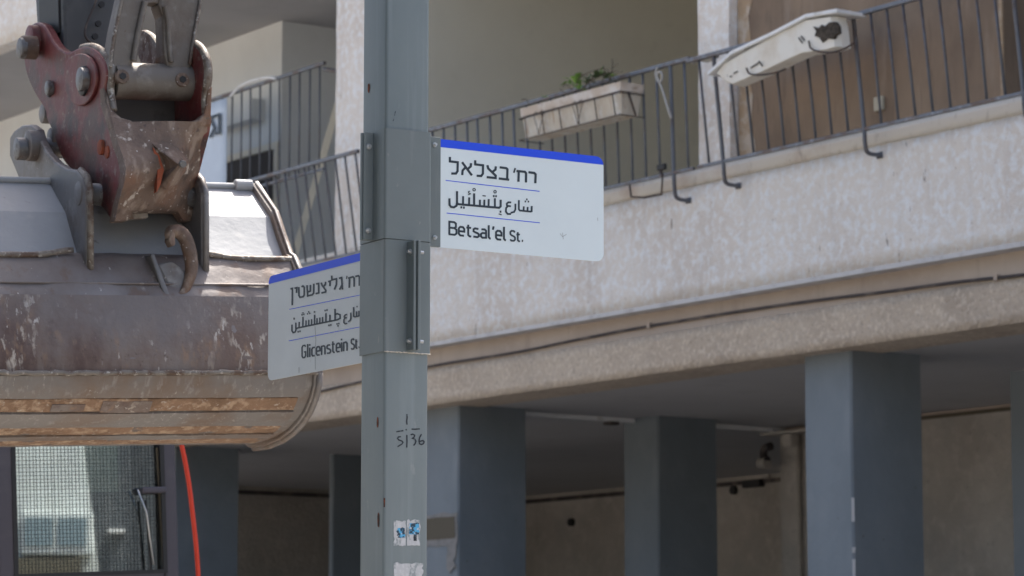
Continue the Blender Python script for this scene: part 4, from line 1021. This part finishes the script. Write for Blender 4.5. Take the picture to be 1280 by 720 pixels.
# quick coupler
YF = .04
xL = ehit(143, 200, 1, YF).x; xR_ = ehit(262, 175, 1, YF).x
print('coupler', xL, xR_)
red_px = [(28, 60), (30, 45), (36, 32), (45, 27), (54, 30), (60, 40), (66, 52), (75, 62), (86, 66), (96, 60), (107, 57), (120, 62), (130, 75), (134, 92), (130, 112), (132, 138), (138, 160), (144, 180), (152, 212), (151, 226), (146, 240), (143, 262), (141, 275), (139, 276), (130, 262), (118, 252), (100, 225), (84, 208), (77, 198), (72, 185), (66, 165), (58, 150), (57, 138), (50, 128), (42, 115), (35, 100), (31, 85)]
rd = smooth_line([E(*ehit(x, y, 0, xL)) for x, y in red_px], 1, closed=True)
coup = MB().prism(rd, XE * .035).build('quick_coupler', M['red'], exc, bevel=.008); coup['label'] = 'worn red and rusty quick coupler above the bucket'
# raised reinforcing pad around the big pin on the red plate
pad = smooth_line([E(*ehit(x, y, 0, xL)) for x, y in [(84, 84), (90, 72), (103, 66), (116, 70), (124, 84), (125, 104), (118, 124), (106, 134), (94, 130), (85, 112)]], 2, closed=True)
MB().prism(pad, -XE * .014).build('pin_pad', M['red'], coup, bevel=.005)
# right side plate (same outline shifted), seen from inside
r2 = smooth_line([E(*ehit(x, y, 0, xR_)) for x, y in [(222, 74), (232, 60), (243, 54), (254, 57), (262, 67), (266, 82), (266, 100), (262, 122), (264, 150), (260, 178), (252, 205), (245, 230), (241, 262), (236, 270), (205, 262), (180, 230), (178, 180), (200, 150), (216, 110)]], 1, closed=True)
MB().prism(r2, -XE * .035).build('side_plate', M['red'], coup, bevel=.006)
# scraped rims
def rim(pxs, x, dx, r, m, nm='scraped_rim'):
    MB().tube(smooth_line([E(*ehit(a, b, 0, x)) + XE * dx for a, b in pxs], 2), r, 7).build(nm, m, coup, smooth=True)
rim([(96, 60), (107, 57), (120, 62), (130, 75), (134, 92), (131, 112), (135, 138)], xL, .020, .0145, M['edge'])
rim([(236, 57), (243, 54), (254, 57), (262, 67), (266, 82), (266, 100), (262, 122), (263, 150)], xR_, -.018, .0165, M['edge'])
rows = [(146, 139, 264), (153, 141, 264), (165, 144, 262), (180, 148, 258), (196, 154, 254), (212, 157, 250), (226, 156, 246), (240, 152, 244), (254, 148, 243), (266, 146, 242), (276, 144, 241)]
ncol = 14; v = []; f = []
for side in (0, 1):
    for r_, (py, pl, prt) in enumerate(rows):
        a0 = E.loc(E(*ehit(pl, py, 0, xL - .002))); a1 = E.loc(E(*ehit(prt, py, 0, xR_ + .002)))
        for c_ in range(ncol + 1):
            u = c_ / ncol; p = a0.lerp(a1, u)
            if r_ == len(rows) - 1 or r_ == len(rows) - 2:
                if .2 < u < .8: p.z += .030 if r_ == len(rows) - 1 else .012
            if r_ == 0: p.z -= .028 * (1 - abs(2 * u - 1) ** 4)
            bul = .028 * math.sin(math.pi * u) + .035 * math.exp(-((u - .62) / .16) ** 2 - ((py - 210) / 26) ** 2)
            p.y += -bul + (.06 if side else 0) + (noise.noise(Vector((p.x * 12, p.z * 12, side))) * .006)
            v.append(E(*p))
nr = len(rows); S_ = nr * (ncol + 1)
for r_ in range(nr - 1):
    for c_ in range(ncol):
        a = r_ * (ncol + 1) + c_; f.append((a, a + 1, a + ncol + 2, a + ncol + 1)); f.append(tuple(x + S_ for x in (a, a + ncol + 1, a + ncol + 2, a + 1)))
for c_ in range(ncol):
    f.append((c_, c_ + 1, S_ + c_ + 1, S_ + c_)); a = (nr - 1) * (ncol + 1) + c_; f.append((a, a + 1, S_ + a + 1, S_ + a))
for r_ in range(nr - 1):
    for c_ in (0, ncol): a = r_ * (ncol + 1) + c_; f.append((a, a + ncol + 1, S_ + a + ncol + 1, S_ + a))
cast = mesh('front_casting', v, f, M['castrust'], coup, smooth=True); esp(cast, 45)
# arms of the U-shaped window
def lerp_tab(tab, y):
    for (y0, a), (y1, b) in zip(tab, tab[1:]):
        if y <= y1: return a + (b - a) * (y - y0) / (y1 - y0)
    return tab[-1][1]
for poly, x, tab in (([(130, 108), (135, 118), (139, 130), (144, 140), (152, 147), (166, 151), (164, 157), (142, 160), (137, 146), (132, 126)], xL, [(100, 130), (112, 131), (125, 132.5), (140, 136), (150, 140), (162, 143)]),
                     ([(266, 106), (265, 130), (264, 158), (236, 158), (236, 152), (248, 149), (255, 142), (258, 130), (260, 112)], xR_, [(100, 266), (150, 264), (162, 263)])):
    pv = []
    for a, b in poly: pv.append(E(*ehit(a, b, 1, ehit(lerp_tab(tab, b), b, 0, x).y - .006)))
    MB().prism(pv, YE * .055).build('window_arm', M['castrust'], coup, bevel=.008)
# bulging nose rib on the casting
rib = [(187, 178), (205, 176), (224, 186), (236, 200), (232, 214), (222, 226), (208, 238), (200, 232), (206, 214), (200, 196)]
rbv = [E(*ehit(x, y, 1, YF - .045)) for x, y in rib]; cr = E(*ehit(224, 206, 1, YF - .125)); n = len(rbv)
bs_ = [E(*ehit(x, y, 1, YF + .01)) for x, y in rib]
nr_o = mesh('nose_rib', rbv + [cr] + bs_, [(i, (i + 1) % n, n) for i in range(n)] + [(i, (i + 1) % n, n + 1 + (i + 1) % n, n + 1 + i) for i in range(n)], M['castrust'], coup, bevel=.006)
MB().prism([E(*ehit(x, y, 1, YF - .06)) for x, y in [(191, 184), (199, 194), (205, 212), (201, 230), (196, 240), (197, 215)]], YE * .03).build('worn_red_patch', M['orange'], coup)
MB().tube([E(*ehit(227, 205, 1, YF - .10)), E(*ehit(229, 205, 1, YF - .145))], .014, 6).build('grease_nipple', M['pin'], coup, bevel=.003)
# inner floor/back web of the coupler
MB().prism([E(xL + .03, YF + .25, E.hit(150, 150, 1, YF).z - .02), E(xR_ - .03, YF + .25, E.hit(150, 150, 1, YF).z - .02), E(xR_ - .03, YF + .25, E.hit(150, 60, 1, YF).z - .1), E(xL + .03, YF + .25, E.hit(150, 60, 1, YF).z - .1)], YE * .02).build('inner_web', M['stick'], coup)
MB().box(E, xL + .03, xR_ - .03, YF + .05, YF + .55, E.hit(150, 160, 1, YF).z - .02, E.hit(150, 157, 1, YF).z).build('inner_floor', M['red'], coup)
bl = [(142, 268), (160, 264), (190, 262), (228, 266), (236, 250), (150, 250)]
MB().prism([E(*ehit(x, y, 1, YF + .10)) for x, y in [(150, 262), (184, 262), (186, 272), (152, 275)]], YE * .05).build('latch_block', M['edge'], coup, bevel=.004)
# back horn of the coupler, sunlit, seen through the link
MB().prism(smooth_line([E(*ehit(x, y, 0, xR_ - .12)) for x, y in [(170, 68), (168, 50), (172, 38), (180, 37), (190, 46), (197, 58), (196, 80), (180, 92)]], 1, closed=True), XE * .03).build('rear_horn', M['edge'], coup, bevel=.012)
# pins on the red plate
def epin(px, py, r, ln, m, mb_=None, nm='pin'):
    disc(px, py, xL, r, ln, m, coup, nm, .006)
disc(36, 50, xL, 20, .03, M['red'], coup, 'pin_boss', .012)
disc(27, 59, xL - .03, 15.5, .045, M['castrust'], coup, 'pin_collar', .008)
disc(24, 60, xL - .075, 13.5, .012, M['pin'], coup, 'pin', .006)
disc(102, 101, xL - .014, 19, .010, M['black'], coup, 'pin_collar', .004)
disc(99, 99, xL - .024, 15, .016, M['pin'], coup, 'pin', .006)
disc(60, 111, xL, 11, .008, M['black'], coup, 'pin_collar', .003)
disc(58, 110, xL - .008, 9.5, .014, M['pin'], coup, 'pin', .004)
disc(124, 184, xL, 9.5, .012, M['orange'], coup, 'plug', .003)
disc(133, 190, xL, 8, .004, M['orange'], coup, 'plug', .002)
# lever arm between coupler and ear
lv = [(78, 198), (88, 204), (110, 228), (118, 244), (112, 262), (104, 246), (90, 226), (76, 212)]
disc(52, 142, xL + .05, 13, .02, M['ear'], coup, 'lock_cylinder', .006)
disc(62, 172, xL + .04, 13, .02, M['ear'], coup, 'lock_cylinder', .006)

# linkage casting (H-link)
YK = YF + .10
def k(px, py, y=YK): return E(*ehit(px, py, 1, y))
zt_k = 1.6
tb0, tb1 = k(141, 101, YK), k(249, 104, YK)
linkm = MB().tube([tb0, tb1], .066, 28).build('link', M['link'], exc, smooth=True, bevel=0); linkm['label'] = 'dusty cast steel link with two legs and a cross bore'
es = linkm.modifiers.new('es', 'EDGE_SPLIT')
outer = [(137, 84), (138, 60), (143, 35), (151, 0), (158, -40), (268, -40), (258, -10), (250, 20), (243, 60), (240, 84), (228, 90), (212, 84), (211, 60), (214, 36), (213, 20), (205, 8), (193, 4), (182, 7), (176, 20), (172, 45), (168, 68), (160, 88)]
# as two legs plus a bridge so that the opening is clean
leg_l = [(137, 92), (138, 66), (143, 36), (151, 0), (160, -45), (190, -45), (184, 0), (178, 14), (174, 36), (168, 70), (164, 92)]
leg_r = [(211, 92), (205, 68), (204, 42), (203, 20), (198, 6), (204, -45), (262, -45), (253, 0), (246, 40), (239, 92)]
bridge = [(183.5, 6), (178, 14), (182, -45), (206, -45), (202, 16), (197, 7), (190, 4)]
MB().prism([k(x, y, YK - .045) for x, y in leg_l], YE * .09).build('link_leg', M['link'], linkm, bevel=.012)
MB().prism([k(x, y, YK - .045) for x, y in leg_r], YE * .09).build('link_leg', M['link'], linkm, bevel=.012)
MB().prism([k(x, y, YK - .035) for x, y in [(182, 8), (186, 4.5), (192, 3), (198, 4.5), (202, 9), (206, -45), (180, -45)]], YE * .07).build('link_bridge', M['link'], linkm, bevel=.004)
# raised ribs along the legs
for ln, mm, rr in (([(138, 84), (139, 62), (145, 34), (153, -5), (161, -45)], 'edge', .007), ([(167, 76), (170, 55), (175, 30), (181, 2)], 'link', .012), ([(214, 78), (211, 50), (210, 28), (206, 8)], 'link', .010), ([(237, 80), (243, 45), (251, 0), (259, -45)], 'edge', .007)):
    MB().tube(smooth_line([k(x, y, YK - .052) for x, y in ln], 2), rr, 7).build('link_rib', M[mm], linkm, smooth=True)
for px, py in ((152, 96), (227, 100)):
    c = k(px, py, YK - .060)
    MB().tube([c + YE * .03, c - YE * .012], .026, 20).build('bolt_boss', M['castrust'], linkm, bevel=.004)
    MB().tube([c - YE * .0122, c - YE * .016], .013, 6).build('bolt', M['black'], linkm)
MB().tube([tb1 - XE * .002, tb1 + XE * .02], .072, 24).build('seal_ring', M['black'], linkm, smooth=False)

# upper arms that tie the link back to the stick, and the push rod (above the frame)
kt = k(211, -45, YK)
kt2 = kt + UP * .75 + XE * .02
for sx_ in (-.11, .11):
    MB().tube([kt + XE * sx_ - UP * .06, kt2 + XE * sx_], [.045, .045], 8).build('link_arm', M['link'], linkm, smooth=True)
MB().tube([kt2 - XE * .2, kt2 + XE * .2], .045, 16).build('cross_pin', M['pin'], linkm, smooth=True)
for sx_ in (-.19, .19):
    MB().tube([kt2 + XE * sx_, kt2 + XE * (sx_ - .12) + YE * .5 - UP * .25], .05, 8).build('rocker_arm', M['link'], linkm, smooth=True)
MB().tube([kt2, kt2 + UP * 1.5 + YE * .35 - XE * .1], .04, 14).build('push_rod', M['steel'], linkm, smooth=True)
# stick
xs0 = xL + .055
ys = ehit(78, 30, 0, xs0).y
xs1 = ehit(156, 30, 1, ys).x
zs0 = ehit(76, 72, 1, ys).z; zs1 = zs0 + 2.6
ysb = ehit(46, 20, 0, xs0).y
stick = MB().prism([E(xs0, ys, zs0), E(xs0, ys - .02, zs0 + .5), E(xs0, ys - .05, zs1), E(xs0, ysb + .25, zs1), E(xs0, ysb, zs0 + .1), E(xs0, ysb - .05, zs0)], XE * (xs1 - xs0)).build('stick', M['stick'], exc, bevel=.015)
stick['label'] = 'dark grey stick rising behind the coupler'
MB().prism([E(xs0 - .008, ys + .02, zs0 + .1), E(xs0 - .008, ys + .0, zs1 - .1), E(xs0 - .008, ys + .25, zs1 - .1), E(xs0 - .008, ys + .25, zs0 + .1)], XE * .007).build('side_flange', M['black'], stick)
cabl = smooth_line([E(*ehit(x, y, 1, ys - .06)) for x, y in [(124, -30), (121, 0), (112, 20), (105, 38), (108, 50), (122, 58)]], 3)
MB().tube(cabl, .005, 6).build('thin_hose', M['cable'], stick, smooth=True)
for px, py in ((122, 30), (118, 46), (126, 6)):
    c = E(*ehit(px, py, 1, ys - .03)); MB().tube([c, c - YE * .012], .012, 8).build('bolt', M['black'], stick)
# boom from the top of the stick back to the body, left of the cab
bt = E((xs0 + xs1) / 2, ys + .3, zs1 - .2)
bmp = [bt, E(xs0 - .5, 1.8, zs1 + .3), E(xs0 - 1.5, 3.6, zs1 - .4), E(xs0 - 2.0, 4.6, -1.0)]
MB().tube(smooth_line(bmp, 3), .24, 4).build('boom', M['yellow'], exc, bevel=.03)

# cab behind the bucket
YC = 3.4
def ch(px, py, y=YC): return E.hit(px, py, 1, y)
# cab frame as bars around the windscreen
cx0, cx1 = ch(-4, 640).x, ch(222, 640).x
cz0, cz1 = ch(120, 716).z, ch(120, 716).z + 1.25
wx0, wx1 = ch(19, 640).x, ch(204, 640).x
cab = MB()
cab.box(E, cx0, wx0, YC, YC + .10, cz0 - .5, cz1 + .12)
cab.box(E, wx1, cx1, YC, YC + .10, cz0 - .5, cz1 + .12)
cab.box(E, wx0, wx1, YC, YC + .10, cz0 - .5, cz0)
cab.box(E, wx0, wx1, YC, YC + .10, cz1, cz1 + .12)
cab.box(E, cx0, cx1, YC + .10, YC + 1.5, cz1 + .02, cz1 + .12)
cab.box(E, cx0, cx1, YC + .10, YC + 1.5, cz0 - .5, cz0 - .40)
cab.box(E, cx0, cx0 + .06, YC + .101, YC + 1.5, cz0 - .4, cz0 + .1)
cab.box(E, cx1 - .06, cx1, YC + .101, YC + 1.5, cz0 - .4, cz0 + .1)
cab.box(E, cx0, cx1, YC + 1.5, YC + 1.58, cz0 - .5, cz0 + .45)
for xx in (cx0, cx1 - .07): cab.box(E, xx, xx + .07, YC + 1.5, YC + 1.58, cz0 + .45, cz1 + .02)
cabo = cab.build('cab', M['cabpaint'], exc, bevel=.012); cabo['label'] = 'dark cab with mesh guard over the windscreen'
MB().box(E, wx0, wx1, YC + .04, YC + .046, cz0 + .002, cz1 - .002).build('windscreen', M['glass'], cabo)
MB().box(E, cx0 + .01, cx0 + .016, YC + .11, YC + 1.49, cz0 + .101, cz1 + .018).build('side_window', M['glass'], cabo)
MB().box(E, cx1 - .016, cx1 - .01, YC + .11, YC + 1.49, cz0 + .101, cz1 + .018).build('side_window', M['glass'], cabo)
g = MB(); pit = .0168
nxg = int((wx1 - wx0) / pit); nzg = int((cz1 - cz0) / pit)
rg = random.Random(5)
for i in range(1, nxg): x = wx0 + i * (wx1 - wx0) / nxg + rg.uniform(-.0018, .0018); g.box(E, x - .0007, x + .0007, YC + .034, YC + .036, cz0, cz1)
for j in range(1, nzg): z = cz0 + j * (cz1 - cz0) / nzg + rg.uniform(-.0018, .0018); g.box(E, wx0, wx1, YC + .0315, YC + .0335, z - .0007, z + .0007)
g.build('mesh_guard', M['black'], cabo)
# rubber seal, wiper, mirror bracket
MB().box(E, wx0 - .012, wx0 + .008, YC - .006, YC + .006, cz0, cz1).box(E, wx1 - .008, wx1 + .012, YC - .006, YC + .006, cz0, cz1).box(E, wx0 - .012, wx1 + .012, YC - .008, YC + .008, cz0 - .012, cz0 + .006).build('window_seal', M['black'], cabo)
def c3(px, py, y=YC + .02): return E(*E.hit(px, py, 1, y))
MB().tube([c3(172, 612, YC - .02), c3(183, 640, YC - .02), c3(192, 706, YC - .02)], .005, 6).build('wiper_arm', M['steel'], cabo, smooth=True)
MB().tube([c3(182, 625, YC - .01), c3(189, 712, YC - .01)], .006, 6).build('wiper_blade', M['black'], cabo)
MB().tube([c3(154, 562, YC + .07), c3(168, 590, YC + .07), c3(180, 615, YC + .07), c3(181, 720, YC + .07)], .006, 5).build('cable', M['black'], cabo)
MB().box(E, ch(176, 640).x, ch(207, 640).x, YC - .03, YC + .01, ch(180, 617).z, ch(180, 609).z).build('wiper_motor', M['cabpaint'], cabo, bevel=.008)
for pxa in (196, 200): MB().tube([c3(pxa, 560, YC + .03), c3(pxa + 9, 716, YC + .03)], .006, 5).build('hose', M['twig'], cabo)
MB().box(E, ch(158, 640).x, wx1, YC + .06, YC + .10, cz0, cz1).build('inner_pillar', M['black'], cabo)
# interior: seat, console, joystick
st_ = MB().box(E, -1.15, -.75, YC + .75, YC + 1.25, cz0 - .2, cz0 + .0).box(E, -1.15, -.75, YC + 1.2, YC + 1.34, cz0 + .001, cz0 + .75).build('operator_seat', M['seat'], cabo, bevel=.05)
MB().box(E, -1.12, -.78, YC + .25, YC + .42, cz0 - .38, cz0 + .09).build('console', M['cabinside'], cabo, bevel=.02)
sg1 = MB().prism([c3(46, 650, YC + .3), c3(78, 650, YC + .3), c3(78, 684, YC + .3), c3(46, 684, YC + .3)], YE * .02).build('monitor', M['cabinside'], cabo)
# machine body and tracks (outside the frame)
MB().box(E, cx0 - 2.2, cx1 + .1, YC + .4, YC + 4.2, cz0 - 1.0, cz0 - .52).box(E, cx0 - 2.2, cx0 - .1, YC + 1.0, YC + 4.1, cz0 - .519, cz0 + .05).build('upper_body', M['yellow'], exc, bevel=.05)
zg = 0
def ground_frame():
    c = E(cx0 - .5, YC + 2.2, 0); return Frame((c.x, c.y, 0), (XE.x, XE.y, 0), (-XE.y, XE.x, 0), UP)
GF = ground_frame()
for sx_ in (-1.3, .8):
    ringp = []
    for k_ in range(24):
        a = 2 * math.pi * k_ / 24
        ringp.append(GF(sx_, (1.5 if math.cos(a) > 0 else -1.5) + .38 * math.cos(a), .40 + .38 * math.sin(a)))
    MB().prism(ringp, GF.x * .5).build('track', M['black'], exc, bevel=.02)
MB().box(GF, -.85, .85, -.9, .9, .3, .9).build('undercarriage', M['stick'], exc, bevel=.03)
MB().tube([GF(0, 0, .85), GF(0, 0, 1.3)], .5, 24).build('turntable', M['stick'], exc)

# orange cable in front of the dark column
oc = [(219, 520), (226, 552), (232, 580), (237, 610), (241, 645), (245, 680), (248, 720), (250, 780)]
ocp = [E(*E.hit(x, y, 1, YC + .14)) for x, y in oc]
g0 = Vector(ocp[-1]); ocp += [Vector((g0.x + .02, g0.y, 1.0)), Vector((g0.x + .03, g0.y, .01))]
tp_ = Vector(ocp[0]); 
tag(MB().tube(smooth_line([tp_ + Vector((-.35, .05, 1.2)), tp_ + Vector((-.12, .02, .5))] + ocp, 2), .011, 10).build('orange_cable', M['hose'], smooth=True, origin=ocp[-1]), 'bright orange-red cable hanging beside the cab', 'cable')

# ------------------------------------------------------------------ street: kerb and pavement round the pole
KF = Frame((pc.x, pc.y, 0), ap, bp, UP)
struct(MB().box(KF, -40, 30, -1.2, 1.4, -.05, .12).build('pavement', M['paving'], origin=(pc.x, pc.y, 0)))
struct(MB().box(KF, -40, 30, 1.402, 1.55, -.05, .14).build('kerb', M['kerb'], origin=(pc.x, pc.y, 0)))
struct(MB().box(KF, -40, 30, -10.5, -1.36, -.05, .004).build('added_asphalt', M['asphalt'], origin=(pc.x, pc.y, 0)))  # unseen asphalt strip added to cut ground bounce onto the pole
struct(MB().box(KF, -40, 30, -1.35, -1.202, -.05, .14).build('kerb', M['kerb'], origin=(pc.x, pc.y, 0)))
struct(MB().box(KF, -40, 30, 1.552, 7.5, -.05, .004).build('road', M['asphalt'], origin=(pc.x, pc.y, 0)))

# ------------------------------------------------------------------ building across the street (seen only mirrored in the cab glass)
fbp = Vector((16.5, -3.5, 0)); fx = Vector((.69, .72, 0)).normalized(); fy = Vector((.72, -.69, 0)).normalized()
FB = Frame(fbp, fx, fy, UP)
fbl = thing('facing_building', 'pale plastered building across the street mirrored in the cab glass', 'building', fbp)
wl = [FB(-7, 0, 0), FB(-.62, 0, 0), FB(-.72, 0, 3.0), FB(-.98, 0, 4.9), FB(-1.4, 0, 9), FB(-7, 0, 9)]
MB().prism(wl, fy * 5).build('wall', M['facing'], fbl)
MB().box(FB, -1.4, -.33, 1.2, 5, 0, 9).build('bay_wall', M['stick'], fbl)
MB().box(FB, -.62, -.40, .9, 1.198, 3.64, 3.69).build('ledge', M['drip'], fbl)
MB().box(FB, -.33, 4.5, 2.2, 5, 0, 9).build('dark_back_block', M['stick'], fbl)  # dark colour stands in for a shaded recess in the reflection
MB().box(FB, -1.72, -.80, -.32, -.002, 3.28, 3.84).build('window_box', M['facing'], fbl, bevel=.03)
for xx in (-1.66, -1.24): MB().box(FB, xx, xx + .36, -.34, -.322, 3.40, 3.76).build('window', M['mirrorpane'], fbl)
MB().box(FB, -1.85, -.95, -.36, -.002, 2.7, 3.24).build('awning', M['twig'], fbl)
for zz in (5.4, 7.4):
    for xx in (-5.5, -3.2):
        w_ = MB().box(FB, xx, xx + 1.3, -.02, -.004, zz, zz + 1.2).build('window', M['windowglass'], fbl)
        MB().box(FB, xx - .07, xx + 1.37, -.06, -.022, zz - .08, zz - .002).box(FB, xx + .62, xx + .68, -.05, -.022, zz, zz + 1.2).build('window_frame', M['drip'], w_)

# unseen trees added left of the photographer (outside the frame; their crowns shade the left side of the pole)
def added_shade_tree(x, y, rad, zc_, hz, label, seed, n=30000):
    tree = thing('added_shade_tree', label, 'tree', (x, y, 0), 'unseen trees added for shade')
    MB().tube([(x, y, 0), (x + .05, y + .05, 1.2), (x + .1, y, 2.4), (x, y - .1, zc_)], [.2, .16, .14, .08], 10).build('trunk', M['twig'], tree, smooth=True)
    rnd = random.Random(seed); lf = MB()
    for i in range(n):
        while True:
            q = Vector((rnd.uniform(-1, 1), rnd.uniform(-1, 1), rnd.uniform(-1, 1)))
            if q.length < 1: break
        c = Vector((x + q.x * rad, y + q.y * rad, zc_ + q.z * hz))
        if noise.noise(c * .9) < -.25: continue
        d = Vector((rnd.uniform(-1, 1), rnd.uniform(-1, 1), rnd.uniform(-1, 1))).normalized(); e = d.orthogonal().normalized() * .055
        lf.add([c - d * .11, c + e, c + d * .11, c - e], [(0, 1, 2, 3)])
    lf.build('crown', M['leafdark'], tree)
added_shade_tree(-5.3, 5.4, 3.3, 5.2, 4.4, 'dense unseen tree added beside the excavator to shade the pole', 11)
added_shade_tree(-6.9, 1.2, 3.5, 5.2, 4.4, 'broad unseen tree added left of the camera to shade the pole', 12)
